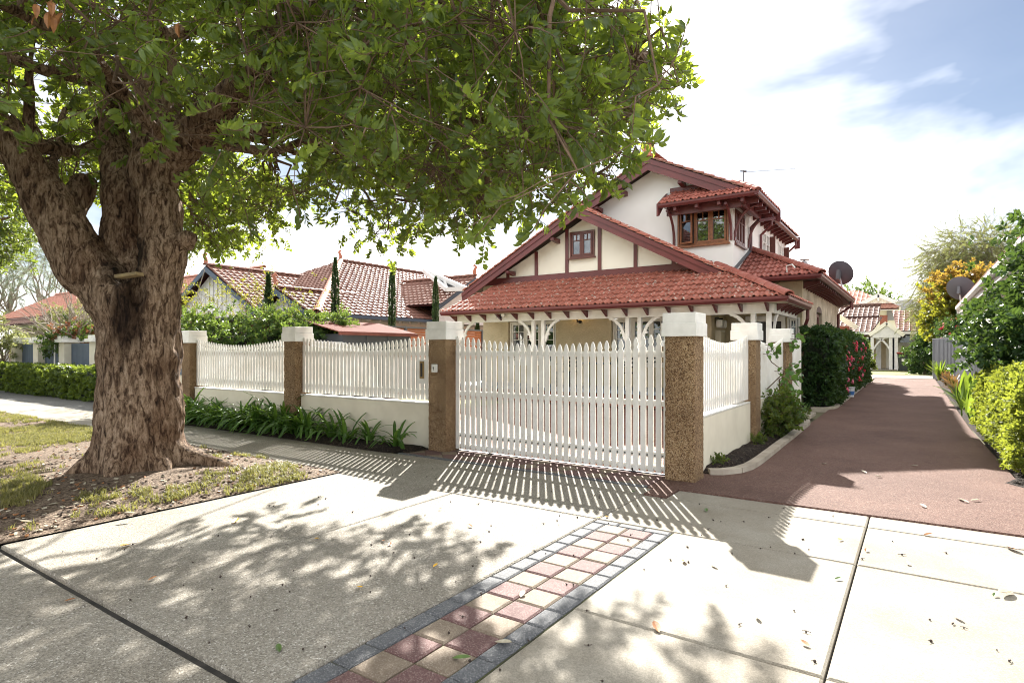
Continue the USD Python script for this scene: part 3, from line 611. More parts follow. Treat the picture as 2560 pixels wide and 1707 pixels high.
def tiles(poly, parent, mat, tw=0.30, gauge=0.33, single=True, name='tile', prof=None, skip=(0,), most=300):
    """poly: planar, counter-clockwise from above, first edge = eave"""
    poly = np.asarray(poly, float); p0 = poly[0]
    a = poly[1] - p0; W = np.linalg.norm(a); a /= W
    n = np.cross(poly[1] - poly[0], poly[2] - poly[1]); n /= np.linalg.norm(n)
    b = np.cross(n, a); uv = np.stack([(poly - p0) @ a, (poly - p0) @ b], 1)
    R = np.stack([a, b, n]); prof = prof or (PROF if single else PROF_LOW)
    lo, hi = uv.min(0), uv.max(0); g = Polygon(uv); rest = MB()
    count = 0
    cells = [(i, j) for j in range(int(math.ceil(hi[1] / gauge))) for i in range(int(math.floor((lo[0]) / tw)), int(math.ceil(hi[0] / tw)) + 1)]
    if single: cells.sort(key=lambda c: np.linalg.norm(p0 + a * (c[0] * tw) + b * (c[1] * gauge) - EYE))
    if True:
        for i, j in cells:
            x0, y0 = i * tw, j * gauge + 0.02
            if g.intersection(Polygon([(x0, y0), (x0 + tw, y0), (x0 + tw, y0 + gauge), (x0, y0 + gauge)])).area < 0.004: continue
            v, f = one_tile(x0, y0, tw, gauge, prof, random.uniform(-.004, .006))
            v = p0 + v @ R
            if single and count < most:
                t = clip_to(MB().raw(v, f).mesh(), poly, n, skip)
                if t is not None: put(parent, name, t, mat); count += 1
            else: rest.raw(v, f)
    if rest.n:
        t = clip_to(rest.mesh(), poly, n, skip)
        if t is not None: put(parent, 'roof_tiles' if not single else 'tiles_beyond', t, mat, kind='stuff')
def deck(poly, parent, mat='maroon_dark', thick=0.06, name='roof_deck'):
    return put(parent, name, MB().slab3(np.asarray(poly, float) - [0, 0, 0.01], thick), mat)
def ridge(p, q, parent, mat, r=0.12, seg=0.4, single=True, name='ridge_tile'):
    p, q = np.asarray(p, float), np.asarray(q, float); d = q - p; L = np.linalg.norm(d); d /= L
    s = np.cross(d, [0, 0, 1.0]); s /= np.linalg.norm(s); u = np.cross(s, d); al = MB()
    n = max(1, int(round(L / seg))); A = np.linspace(-.15, math.pi + .15, 9)
    for k in range(n):
        c0, c1 = p + d * (L * k / n - .02), p + d * (L * (k + 1) / n + .03); v = []
        for c, rr in ((c0, r * 1.06), (c1, r * .94)):
            v += [c + s * math.cos(t) * rr + u * (math.sin(t) * rr * .72 + .01) for t in A]
        for c, rr in ((c0, r * .9), ): v += [c + s * math.cos(t) * rr + u * (math.sin(t) * rr * .72 - .005) for t in A]
        f = []
        for i in range(8): f += [(i, 9 + i, 10 + i, i + 1), (i, i + 1, 19 + i, 18 + i)]
        if single: put(parent, name, MB().raw(v, f), mat)
        else: al.raw(v, f)
    if not single: put(parent, name + 's', al, mat, kind='stuff')
def windowset(parent, c, a, n, W, H, lights, fmat, depth=.06, fw=.06, split=0.28, mullion=.022, sill=True, panes_top=2, backing=True, name='window', label=None, opened=None, cols=None):
    """a window in a wall plane: c = lower left corner on the wall, a = along, n = outward"""
    w = part(parent, name, label); c, a, n = [np.asarray(x, float) for x in (c, a, n)]; up = np.array([0, 0, 1.0])
    def bar(mb, u0, u1, z0, z1, d0, d1, rot=None):
        v = []
        for d in (d0, d1):
            for z in (z0, z1):
                for u in (u0, u1): v.append((u, z, d))
        v = np.array(v); q = v.copy()
        if rot is not None:
            pv, ang = rot; cu, su = math.cos(ang), math.sin(ang); uu = v[:, 0] - pv
            q[:, 0] = pv + uu * cu - (v[:, 2]) * su * (0); q[:, 2] = v[:, 2] + uu * su
        w3 = c + q[:, :1] * a + q[:, 1:2] * up + q[:, 2:] * n
        mb.raw(w3, [(0, 2, 3, 1), (4, 5, 7, 6), (0, 1, 5, 4), (2, 6, 7, 3), (0, 4, 6, 2), (1, 3, 7, 5)])
    fr = MB()
    bar(fr, 0, W, 0, fw, .004, depth); bar(fr, 0, W, H - fw, H, .004, depth); bar(fr, 0, fw, fw, H - fw, .004, depth); bar(fr, W - fw, W, fw, H - fw, .004, depth)
    lw = (W - 2 * fw) / lights
    for k in range(1, lights): bar(fr, fw + k * lw - .02, fw + k * lw + .02, fw, H - fw, .004, depth - .004)
    put(w, 'frame', fr, fmat)
    if backing:
        b = MB(); bar(b, fw * .5, W - fw * .5, fw * .5, H - fw * .5, .0025, .006); put(w, 'curtain', b, 'dark_interior')  # near-black sheet paints the unlit room behind the panes
    for k in range(lights):
        u0, u1 = fw + k * lw + .022, fw + (k + 1) * lw - .022; rot = None
        if opened and k in opened: rot = (u0, opened[k])
        s = MB(); st = .045; z0, z1 = fw + .004, H - fw - .004; d0, d1 = .02, depth + .004
        bar(s, u0, u1, z0, z0 + st * 1.2, d0, d1, rot); bar(s, u0, u1, z1 - st, z1, d0, d1, rot); bar(s, u0, u0 + st, z0 + st * 1.2, z1 - st, d0, d1, rot); bar(s, u1 - st, u1, z0 + st * 1.2, z1 - st, d0, d1, rot)
        zs = z1 - (z1 - z0) * split
        bar(s, u0 + st, u1 - st, zs - mullion / 2, zs + mullion / 2, d0 + .008, d1 - .003, rot)
        for j in range(1, panes_top):
            um = u0 + st + (u1 - u0 - 2 * st) * j / panes_top; bar(s, um - mullion / 2, um + mullion / 2, zs, z1 - st, d0 + .009, d1 - .004, rot)
        if cols:
            zz = z1 - (z1 - z0) * split / 2; bar(s, u0 + st, u1 - st, zz - mullion / 2, zz + mullion / 2, d0 + .0095, d1 - .0045, rot)
        put(w, 'sash', s, fmat)
        g = MB(); bar(g, u0 + st, u1 - st, z0 + st * 1.2, zs - mullion / 2, d0 + .012, d0 + .015, rot); bar(g, u0 + st, u1 - st, zs + mullion / 2, z1 - st, d0 + .012, d0 + .015, rot)
        put(w, 'pane', g, 'glass')
    if sill:
        s = MB(); bar(s, -.04, W + .04, -.05, -.004, .004, depth + .05); put(w, 'sill', s, fmat)
    return w
X1, Y1, Z1 = np.eye(3)
# ---------------------------------------------------------------- the house
H = thing('house', 'cream two-storey house with red tiled roofs and maroon gables behind the picket gate', 'house', (-7.0, 16.4, 0))
GY, GZ = 14.3, 2.7                          # verandah gutter
WY = 16.4                                   # front wall and lower gable plane
mb = MB()
wz = 2.62
def wall_with_holes(mb, axis, v0, v1, u0, u1, z0, z1, holes):
    """a wall slab with rectangular openings (u0,u1,z0,z1), sorted along u"""
    def B(a, b, c, d):
        if b - a < 1e-4 or d - c < 1e-4: return
        mb.box(a, b, v0, v1, c, d) if axis == 'y' else mb.box(v0, v1, a, b, c, d)
    u = u0
    for a, b, c, d in sorted(holes):
        B(u, a, z0, z1); B(a, b, z0, c); B(a, b, d, z1); u = b
    B(u, u1, z0, z1)
W1, W2 = (-11.35, -9.5, 1.0, 2.46), (-7.58, -5.7, 1.0, 2.46)
wall_with_holes(mb, 'y', WY, WY + .25, -12.4, -4.61, 0.3, 3.8, [W1, W2])
mb.box(-4.86, -4.61, WY + .25, 17.9, .3, 3.5)
mb.box(-12.4, -12.15, WY + .25, 26, .0, 3.3)
put(H, 'front_wall', mb, 'stucco_cream')
for (a, b, c, d) in (W1, W2):
    windowset(H, (a + .02, WY + .15, c + .02), X1, -Y1, b - a - .04, d - c - .04, 3, 'white_paint', depth=.07, fw=.06, split=.42, cols=True)
# wing
mb = MB(); mb.box(-4.61, -2.58, 17.9, 18.1, .3, 3.45); put(H, 'entry_wall', mb, 'stucco_cream')
mb = MB(); SW = (20.75, 22.0, 1.0, 2.7)
wall_with_holes(mb, 'x', -2.78, -2.58, 18.1, 27.2, 0, 3.45, [SW]); mb.box(-12.15, -2.78, 27.0, 27.2, 0, 3.4)
put(H, 'side_wall', mb, 'stucco_pale')
windowset(H, (-2.72, SW[0] + .02, SW[2] + .02), Y1, X1, SW[1] - SW[0] - .04, SW[3] - SW[2] - .04, 2, 'frame_maroon', depth=.06)
arch = [(SW[0], 2.7), (SW[1], 2.7)] + [((SW[0] + SW[1]) / 2 + .625 * math.cos(t), 2.7 + .2 * math.sin(t)) for t in np.linspace(0.05, math.pi - .05, 9)]
put(H, 'window_arch', MB().prism(arch, 'x', -2.579, -2.573), 'maroon_dark')
d = part(H, 'front_door'); put(d, 'leaf', MB().cbox(-3.95, -3.1, 17.85, 17.895, .33, 2.3, .01), 'black_metal')
put(d, 'frame', MB().box(-4.05, -3.952, 17.83, 17.898, .33, 2.46).box(-3.098, -3.0, 17.83, 17.898, .33, 2.46).box(-3.952, -3.098, 17.83, 17.898, 2.302, 2.46), 'white_paint')
windowset(H, (-2.97 + .02, 17.9, 1.55), X1, -Y1, .32, .85, 1, 'white_paint', depth=.05, sill=False, fw=.04, label='small leadlight window beside the front door')
b = part(H, 'meter_box'); put(b, 'box', MB().cbox(-4.609, -4.45, 16.75, 17.2, .9, 2.05, .01), 'white_render'); put(b, 'door', MB().cbox(-4.449, -4.44, 16.79, 17.16, .95, 2.0, .003), 'stucco_cream')
for y in (16.7, 17.1):
    b = part(H, 'wall_light'); put(b, 'arm', MB().box(-4.609, -4.5, y + .02, y + .06, 2.36, 2.4), 'black_metal'); put(b, 'lamp', MB().cbox(-4.56, -4.4, y - .06, y + .12, 2.12, 2.34, .03), 'cap_white')
# verandah
put(H, 'verandah_floor', MB().cbox(-12.5, -2.5, 14.52, WY, .34, .42, .01).box(-4.61, -2.58, WY, 17.9, .34, .42), 'deck_grey')
mb = MB()
for r in range(4):
    for x in np.arange(-12.45 + (r % 2) * .12, -2.6, .24): mb.box(x, x + .23, 14.58, 14.7, r * .085, r * .085 + .076)
put(H, 'verandah_plinth', mb, 'brick_red', kind='stuff')
put(H, 'verandah_beam', MB().box(-12.3, -2.72, 14.72, 14.8, 2.36, 2.585).box(-2.78, -2.7, 14.8, 17.9, 2.36, 2.585), 'white_paint')
brk = []
for t in np.linspace(0, 1, 12): brk.append((.02 + .46 * t ** 1.0, -.56 + .52 * t ** .62 + .03 * math.sin(t * 9)))
def bracket_outline(sgn, x):
    outer = [(0, -.66), (.05, -.6), (.09, -.5), (.1, -.44), (.16, -.43), (.17, -.4), (.13, -.36), (.17, -.28), (.24, -.2), (.31, -.15), (.33, -.11), (.38, -.1), (.43, -.06), (.5, -.05), (.52, 0)]
    inner = [(.42, 0), (.36, -.02), (.28, -.06), (.2, -.13), (.12, -.22), (.07, -.32), (.035, -.4), (.0, -.44)]
    return [(x + sgn * a * .95, 2.37 + b) for a, b in outer + inner]
for xc in (-12.2, -9.13, -6.17, -3.0):
    for dx in (-.17, .17):
        put(H, 'verandah_post', MB().cbox(xc + dx - .055, xc + dx + .055, 14.705, 14.815, .42, 2.36, .008), 'white_paint')
        s = 1 if dx > 0 else -1
        if (xc > -4 and s > 0) or (xc < -11.5 and s < 0): continue
        put(H, 'bracket', MB().prism(Polygon(bracket_outline(s, xc + dx + s * .056)).buffer(0), 'y', 14.735, 14.785), 'white_paint')
g = [(y + 14.82, z) for y, z in [(a, 2.37 - 2.37 + b) for a, b in bracket_outline(1, 0)]]
put(H, 'bracket', MB().prism(Polygon(g).buffer(0), 'x', -2.765, -2.715), 'white_paint')
for k, x in enumerate(np.arange(-12.2, -2.4, .585)):
    put(H, 'rafter_tail', MB().prism([(14.36, 2.6), (14.715, 2.6), (14.715, 2.4)], 'x', x - .025, x + .025), 'maroon')
for y in np.arange(15.0, 17.8, .5):
    put(H, 'rafter_tail', MB().prism([(-2.41, 2.6), (-2.695, 2.6), (-2.695, 2.42)], 'y', y - .025, y + .025), 'maroon')
def gutter(parent, p, q, out, mat='maroon', s=.11):
    p, q, out = np.asarray(p, float), np.asarray(q, float), np.asarray(out, float); mb = MB()
    prof = [(0, 0), (s * .55, -.01), (s, .05), (s * 1.02, s), (s * .9, s * 1.06), (s * .82, s * .95), (s * .8, .06), (s * .5, .015), (.01, .02), (0.0, s)]
    v = [e + out * a + Z1 * b for e in (p, q) for a, b in prof]; k = len(prof)
    f = [(i, (i + 1) % k, k + (i + 1) % k, k + i) for i in range(k)]
    d = np.cross(q - p, out)
    if d[2] > 0: f = [x[::-1] for x in f]
    mb.raw(v, f)
    for e, o in ((0, 1), (k, 0)): mb.raw([v[e], v[e + 1], v[e + 2], v[e + 3], v[e + 9]], [(0, 1, 2, 2), (0, 2, 3, 4)])
    return put(parent, 'gutter', mb, mat)
gutter(H, (-12.5, GY + .06, 2.6), (-2.36, GY + .06, 2.6), -Y1); gutter(H, (-2.44, GY - .02, 2.6), (-2.44, 17.85, 2.6), X1)
SL = .5
def zr(y): return GZ + SL * (y - GY)
hipA = (-2.36 - 2.1, GY + 2.1, GZ + SL * 2.1)
vr = part(H, 'verandah_roof')
vp = [(-12.5, GY, GZ), (-2.36, GY, GZ), hipA, (-12.5 + .9, WY, zr(WY))]
deck(vp, vr); tiles(vp, vr, 'tile_red', tw=.235, gauge=.338, most=215, skip=(0, 2))
vs = [(-2.36, GY, GZ), (-2.36, 18.0, GZ), (-4.46, 18.0, GZ + 1.05), hipA]
deck(vs, vr); tiles(vs, vr, 'tile_red', tw=.235, gauge=.338, single=False)
ridge((-2.33, GY - .03, GZ + .03), np.array(hipA) + [0, 0, .06], vr, 'tile_clean', r=.125, seg=.42, name='hip_tile')
put(H, 'soffit', MB().slab3([(-12.45, GY + .05, 2.602), (-2.4, GY + .05, 2.602), (-2.4, 17.9, 2.602), (-12.45, WY, 2.602)], .012), 'white_render')
put(H, 'downpipe', MB().tube([(-2.42, 17.75, 2.6), (-2.42, 17.75, 2.35), (-2.5, 17.84, 2.15), (-2.5, 17.84, 0)], .045, 10), 'maroon')
# lower gable
AX, AZ = -8.46, 5.80; S1 = .53; BY = 15.9
gz = lambda x: AZ - S1 * abs(x - AX)
tri = [(-11.9, 3.8), (-4.9, 3.8), (AX + .02, gz(AX) - .28)]
wl = [(AX - 3.75, 3.72), (AX + 3.75, 3.72), (AX, AZ - .26)]
put(H, 'gable_wall', MB().prism(wl, 'y', WY - .06, WY + .2), 'gable_cream')
put(H, 'gable_beam', MB().box(AX - 3.9, AX + 3.9, WY - .12, WY - .062, 3.70, 3.92), 'maroon')
for px in (1268, 1339, 1415.6, 1497, 1586.8, 1682):
    x = on_y(px, 700, WY - .09)[0] + .02
    put(H, 'batten', MB().box(x - .055, x + .055, WY - .1, WY - .062, 3.922, gz(x) - .2), 'maroon')
xw = on_y(1425, 590, WY - .06)[0]; zw0 = on_y(1425, 648, WY - .06)[2]
windowset(H, (xw + .02, WY - .062, zw0 + .02), X1, -Y1, .84, .8, 2, 'frame_maroon', depth=.06, split=.33, fw=.05, sill=True, label='small maroon casement window in the lower gable')
def barge(parent, ax, az, s, y, xl, xr, w=.27, th=.045, mat='maroon', name='barge_board'):
    for sg, xe in ((-1, xl), (1, xr)):
        if xe is None: continue
        z = az - s * abs(xe - ax)
        put(parent, name, MB().prism([(ax, az), (ax, az - w * 1.1), (xe, z - w * 1.1), (xe, z)], 'y', y - th, y), mat)
        put(parent, 'barge_mould', MB().prism([(ax, az + .02), (ax, az - w * .42), (xe, z - w * .42), (xe, z + .02)], 'y', y - th - .025, y - th - .001), mat)
barge(H, AX, AZ, S1, BY, AX - 4.45, AX + 4.3)
def outrigger(x, az, ax, s, y0, y1):
    z = az - s * abs(x - ax) - .3
    put(H, 'outrigger', MB().prism([(y0, z - .02), (y0, z - .1), (y1, z - .16), (y1, z - .02)], 'x', x - .06, x + .06), 'maroon')
for x in (AX - 2.6, AX - .9 , ): outrigger(x, AZ, AX, S1, BY + .01, WY - .06)
lr = part(H, 'lower_roof')
e1 = AX + 4.25
R1 = [(e1, BY - .03, gz(e1) + .05), (e1, 17.45, gz(e1) + .05), (AX, 17.45, AZ + .05), (AX, BY - .03, AZ + .05)]
deck(R1, lr); tiles(R1, lr, 'tile_red', single=False, skip=(0, 2))
e0 = AX - 4.4
R2 = [(e0, 26.5, gz(e0) + .05), (e0, BY - .03, gz(e0) + .05), (AX, BY - .03, AZ + .05), (AX, 26.5, AZ + .05)]
deck(R2, lr); tiles(R2, lr, 'tile_red', single=False, skip=(0, 2))
ridge((AX, BY - .06, AZ + .06), (AX, 17.5, AZ + .06), lr, 'tile_red', single=False)
mbv = MB()
def verge(mbv, ax, s_, zf, y, n, st=.27):
    for sg in (-1, 1):
        for k in range(n):
            x = ax + sg * (.03 + k * st); x2 = x + sg * (st + .05); mbv.beam((x, y, zf(x) + .055), (x2, y, zf(x2) + .085), .2, .035)
verge(mbv, AX, S1, gz, BY + .0, 16)
put(lr, 'verge_tiles', mbv, 'tile_red', kind='stuff')
# upper storey
UY = 17.4; UX0, UX1 = -8.97, -4.29; CXU, CZU, S2 = -6.63, 7.21, .48
uz = lambda x: CZU - S2 * abs(x - CXU)
UW = (-5.88, -4.40, 4.57, 5.62)
up = [(UX0, 3.2), (UX1, 3.2), (UX1, uz(UX1) - .2), (CXU, CZU - .2), (UX0, uz(UX0) - .2)]
hole = Polygon([(UW[0], UW[2]), (UW[1], UW[2]), (UW[1], UW[3]), (UW[0], UW[3])])
mb = MB().prism(Polygon(up).difference(hole), 'y', UY, UY + .2)
put(H, 'upper_front_wall', mb, 'upper_render')
mb = MB(); SH = [(17.62, 18.75, 4.57, 5.55), (21.2, 22.4, 4.3, 5.55), (24.0, 25.1, 4.3, 5.55)]
wall_with_holes(mb, 'x', UX1 - .2, UX1, UY + .2, 25.6, 3.2, 5.95, SH); mb.box(UX0, UX0 + .2, UY + .2, 25.6, 3.2, 5.9)
put(H, 'upper_side_wall', mb, 'upper_render')
put(H, 'upper_back_wall', MB().prism(up, 'y', 25.6, 25.8), 'upper_render')
windowset(H, (UW[0] + .0, UY + .06, UW[2]), X1, -Y1, UW[1] - UW[0], UW[3] - UW[2], 3, 'window_timber', depth=.09, fw=.055, split=.3, opened={0: .32}, label='three-light timber window under the upper hood, left sash ajar')
for (a, b, c, d) in SH:
    windowset(H, (UX1 - .06, a, c), Y1, X1, b - a, d - c, 3 if a < 18 else 2, 'white_paint' if a > 18 else 'frame_maroon', depth=.09, fw=.05, split=.3)
for y0 in (22.43, 25.12): put(H, 'shutter', MB().cbox(UX1 + .002, UX1 + .2, y0, y0 + .04, 4.32, 5.5, .005), 'frame_maroon')
UB = 16.95
barge(H, CXU, CZU, S2, UB, CXU - 2.75, CXU + 2.62, w=.3)
for x in (CXU - 1.75, CXU - .9, CXU + .95, CXU + 1.95): outrigger(x, CZU, CXU, S2, UB + .01, UY)
ur = part(H, 'upper_roof')
e1 = UX1 + .44
R = [(e1, UB - .03, uz(e1) + .05), (e1, 25.7, uz(e1) + .05), (CXU, 25.7, CZU + .05), (CXU, UB - .03, CZU + .05)]
deck(R, ur); tiles(R, ur, 'tile_red', single=False, skip=(0, 2))
e0 = CXU - 2.75
R = [(e0, 25.7, uz(e0) + .05), (e0, UB - .03, uz(e0) + .05), (CXU, UB - .03, CZU + .05), (CXU, 25.7, CZU + .05)]
deck(R, ur); tiles(R, ur, 'tile_red', single=False, skip=(0, 2))
ridge((CXU, UB - .08, CZU + .07), (CXU, 25.7, CZU + .07), ur, 'tile_red', single=False)
mbv = MB(); verge(mbv, CXU, S2, uz, UB, 10)
put(ur, 'verge_tiles', mbv, 'tile_brown', kind='stuff')
gutter(H, (UX1 + .36, 19.4, 5.78), (UX1 + .36, 25.75, 5.78), X1)
put(H, 'barge_end', MB().box(UX1 + .3, UX1 + .5, 25.72, 25.78, 5.5, 5.95), 'maroon')
for y in np.arange(19.9, 25.6, .55): put(H, 'rafter_tail', MB().prism([(UX1 + .36, 5.84), (UX1 + .002, 5.84), (UX1 + .002, 5.62), (UX1 + .36, 5.74)], 'y', y - .03, y + .03), 'maroon')
for y in (19.35, 20.8, 25.45): put(H, 'downpipe', MB().tube([(UX1 + .4, y, 5.8), (UX1 + .38, y, 5.6), (UX1 + .06, y, 5.3), (UX1 + .06, y, 4.2)], .045, 8), 'maroon')
# window hood
HY, HZ, HX0, HX1, HYE = 16.62, 5.72, -6.19, -3.46, 19.5
hd = part(H, 'window_hood')
hs = .62; tp = HZ + hs * (UY - HY)
hip = (HX1 - .8, HY + .8, HZ + hs * .8)
P1 = [(HX0, HY, HZ), (HX1, HY, HZ), hip, (HX0 + .15, UY + .02, tp)]
deck(P1, hd); tiles(P1, hd, 'tile_clean', tw=.23, gauge=.27, most=32, skip=(0, 2))
P2 = [(HX1, HY, HZ), (HX1, HYE, HZ), (HX1 - .8, HYE, HZ + hs * .8), hip]
deck(P2, hd); tiles(P2, hd, 'tile_clean', tw=.25, gauge=.27, single=False, skip=(0, 2))
ridge((HX1, HY - .02, HZ + .02), np.array(hip) + [0, 0, .05], hd, 'tile_clean', r=.1, seg=.35, name='hip_tile')
put(hd, 'flashing', MB().beam((HX0 + .1, UY - .05, tp + .06), (UX1 - .2, UY - .05, tp + .06), .05, .14), 'maroon')
gutter(hd, (HX0 - .03, HY + .08, HZ - .09), (HX1 + .02, HY + .08, HZ - .09), -Y1); gutter(hd, (HX1 - .08, HY - .02, HZ - .09), (HX1 - .08, HYE, HZ - .09), X1)
put(hd, 'soffit_beam', MB().box(HX0 + .12, HX1 - .5, UY - .42, UY - .34, HZ - .28, HZ - .05).box(UX1 + .34, UX1 + .42, UY - .34, HYE - .1, HZ - .28, HZ - .05), 'maroon')
put(hd, 'soffit', MB().box(HX0 + .05, HX1 - .1, HY + .09, UY, HZ - .045, HZ - .03).box(UX1, HX1 - .1, UY, HYE, HZ - .045, HZ - .03), 'maroon')
for x in (HX0 + .0, ): put(hd, 'end_board', MB().prism([(HY - .02, HZ + .02), (HY - .02, HZ - .34), (HY + .1, HZ - .3), (HY + .4, HZ - .02), (HY + .78, HZ + .42), (HY + .78, HZ + .5)], 'x', x - .05, x - .005), 'maroon')
put(hd, 'end_board', MB().prism([(HX1 + .05, HZ + .04), (HX1 + .05, HZ - .32), (HX1 - .08, HZ - .28), (HX1 - .4, HZ - .05), (HX1 - .75, HZ + .4), (HX1 - .75, HZ + .5)], 'y', HYE + .002, HYE + .05), 'maroon')
for x in np.arange(HX0 + .45, HX1 - .1, .62): put(hd, 'rafter_tail', MB().box(x - .04, x + .04, HY + .09, UY - .345, HZ - .2, HZ - .05), 'maroon')
for y in np.arange(HY + .5, HYE, .5): put(hd, 'rafter_tail', MB().box(UX1 + .425, HX1 - .09, y - .035, y + .035, HZ - .2, HZ - .05), 'maroon')
def hood_bracket(p, d):
    p, d = np.asarray(p, float), np.asarray(d, float); t = np.linspace(0, math.pi / 2, 9)
    pts = [p + d * (.62 * (1 - math.cos(a)) + .03) + Z1 * (.82 * math.sin(a)) for a in t]
    put(hd, 'bracket', MB().tube(pts, .04, 8).box(*[c for k in range(3) for c in (min(p[k] + d[k] * .0, p[k] + d[k] * .05) - (.035 if d[k] == 0 and k < 2 else .0), max(p[k], p[k] + d[k] * .05) + (.035 if d[k] == 0 and k < 2 else .0))][:4], p[2] - .1, p[2] + .1), 'maroon')
for x in (-5.98, -4.33): hood_bracket((x, UY - .003, 4.72), (0, -1, 0))
hood_bracket((UX1 + .003, 19.2, 4.75), (1, 0, 0))
hood_bracket((UX1 + .003, 17.5, 4.72), (1, 0, 0))
put(hd, 'strut', MB().beam((UX1 + .35, 19.0, HZ - .3), (HX1 - .1, 19.45, HZ - .2), .07, .09), 'maroon')
# wing roof
wr = part(H, 'wing_roof'); WZ = 3.5
hipW = (-2.07 - 2.5, 17.4 + 2.5, WZ + 1.25)
P1 = [(-5.2, 17.4, WZ), (-2.07, 17.4, WZ), hipW, (-5.2, 19.9, WZ + 1.25)]
deck(P1, wr); tiles(P1, wr, 'tile_clean', tw=.235, gauge=.335, most=52)
P2 = [(-2.07, 17.4, WZ), (-2.07, 27.6, WZ), (-4.57, 27.6, WZ + 1.25), hipW]
deck(P2, wr); tiles(P2, wr, 'tile_clean', single=False)
ridge((-2.05, 17.38, WZ + .03), np.array(hipW) + [0, 0, .06], wr, 'tile_clean', r=.125, seg=.42, name='hip_tile')
gutter(H, (-4.6, 17.46, WZ - .1), (-2.06, 17.46, WZ - .1), -Y1); gutter(H, (-2.15, 17.38, WZ - .1), (-2.15, 27.6, WZ - .1), X1)
put(H, 'eaves_lining', MB().box(-4.7, -2.12, 17.45, 17.9, WZ - .1, WZ - .085).box(-2.58, -2.12, 17.9, 27.55, WZ - .1, WZ - .085), 'maroon_dark')
for y in np.arange(18.1, 27.5, .45): put(H, 'rafter_tail', MB().prism([(-2.16, WZ - .11), (-2.577, WZ - .11), (-2.577, WZ - .3), (-2.16, WZ - .18)], 'y', y - .03, y + .03), 'maroon')
put(H, 'fascia', MB().box(-2.16, -2.1, 27.6, 27.66, WZ - .35, WZ + .05), 'maroon')
put(H, 'downpipe', MB().tube([(-2.1, 26.6, WZ - .1), (-2.1, 26.6, WZ - .3), (-2.53, 26.6, WZ - .6), (-2.53, 26.6, 0)], .05, 10), 'maroon')
put(H, 'flue', MB().tube([(-3.6, 25.5, 3.9), (-3.6, 25.5, 4.95)], .1, 12).tube([(-3.6, 25.5, 5.0), (-3.6, 25.5, 5.02)], .19, 14).tube([(-3.6, 25.5, 4.84), (-3.6, 25.5, 4.88)], .14, 14).tube([(-3.6, 25.5, 4.95), (-3.6, 25.5, 5.0)], .04, 6), 'steel')
put(H, 'valley_flashing', MB().beam((UX1 + .03, UY, 3.78), (UX1 + .03, 19.7, 4.72), .08, .06), 'grey_metal')
rb = part(H, 'rear_porch'); put(rb, 'brick_pier', MB().box(-2.9, -2.3, 28.2, 28.6, 0, 2.5), 'brick_red'); put(rb, 'fascia', MB().beam((-2.0, 28.15, 2.4), (-3.2, 28.15, 3.3), .05, .2), 'gable_cream'); put(rb, 'wall', MB().box(-5, -2.9, 28.6, 28.8, 0, 2.6), 'brick_red')
# finial on the upper gable
fin = part(H, 'finial'); f0 = np.array([CXU, UB - .03, CZU + .12])
k = MB().add(trimesh.creation.icosphere(2, .1).apply_translation(f0 + [0, 0, .1])); k.tube([f0 - [0, 0, .06], f0 + [0, 0, .06]], [.14, .1], 12); k.tube([f0 + [0, 0, .1], f0 + [.02, 0, .22], f0 + [.0, 0, .34], f0 + [-.03, 0, .44]], [.09, .085, .07, .02], 10)
put(fin, 'base', k, 'terracotta', smooth=40)
for sg, h in ((-1, .34), (1, .3)):
    o = [(CXU + sg * a, f0[2] + b) for a, b in [(.04, .06), (.12, .1), (.2, .2), (.19, .3), (.23, .4), (.15, .36), (.13, .42), (.08, .35), (.03, .3)]]
    put(fin, 'scroll', MB().prism(Polygon(o).buffer(0), 'y', f0[1] - .03, f0[1] + .03), 'terracotta')
# aerial
put(H, 'aerial', MB().tube([(-4.05, 17.6, 5.9), (-4.05, 17.6, 6.6)], .014, 6).tube([(-4.05, 17.6, 6.55), (-2.9, 18.8, 6.75)], .007, 5).tube([(-4.12, 17.55, 6.58), (-3.98, 17.65, 6.58)], .02, 6), 'grey_metal')
hook = MB().tube([(-2.9, 17.5, 3.62), (-2.9, 17.45, 3.78), (-2.75, 17.4, 3.8), (-2.68, 17.4, 3.7)], .02, 6); put(H, 'cable_bracket', hook, 'cap_white')
put(H, 'power_cable', MB().tube([(-2.9, 17.45, 3.65), (-3.1, 17.5, 3.35), (-3.6, 17.8, 3.2)], .008, 5), 'black_metal')
# things on the verandah
wl_ = thing('wall_lantern', 'black coach lantern with amber glass on the verandah wall', 'lantern', tuple(on_y(1446, 800, WY - .12)))
c = on_y(1443, 790, WY - .12)
put(wl_, 'cage', MB().tube([c + [0, 0, .09], c + [0, 0, .14]], [.13, .03], 8).tube([c - [0, 0, .13], c - [0, 0, .09]], [.03, .07], 8).tube([c - [0, 0, .2], c - [0, 0, .12]], [.02, .02], 6).beam(c - [0, 0, .16], c + [0.07, .118, -.16], .03, .03).add(trimesh.creation.icosphere(1, .06).apply_translation(c + [.05, .09, -.17])).beam(c + [-.09, 0, .09], c + [-.05, 0, -.1], .012, .012).beam(c + [.09, 0, .09], c + [.05, 0, -.1], .012, .012), 'black_metal')
put(wl_, 'glass', MB().tube([c - [0, 0, .09], c + [0, 0, .088]], [.055, .085], 6), 'lamp_glow')
sl = thing('security_light', 'twin black security floodlight under the verandah gutter', 'floodlight', tuple(on_y(1253, 790, 14.7)))
c = on_y(1253, 787, 14.66)
put(sl, 'mount', MB().cbox(c[0] - .05, c[0] + .05, c[1], c[1] + .06, c[2] - .05, c[2] + .05, .01), 'black_metal')
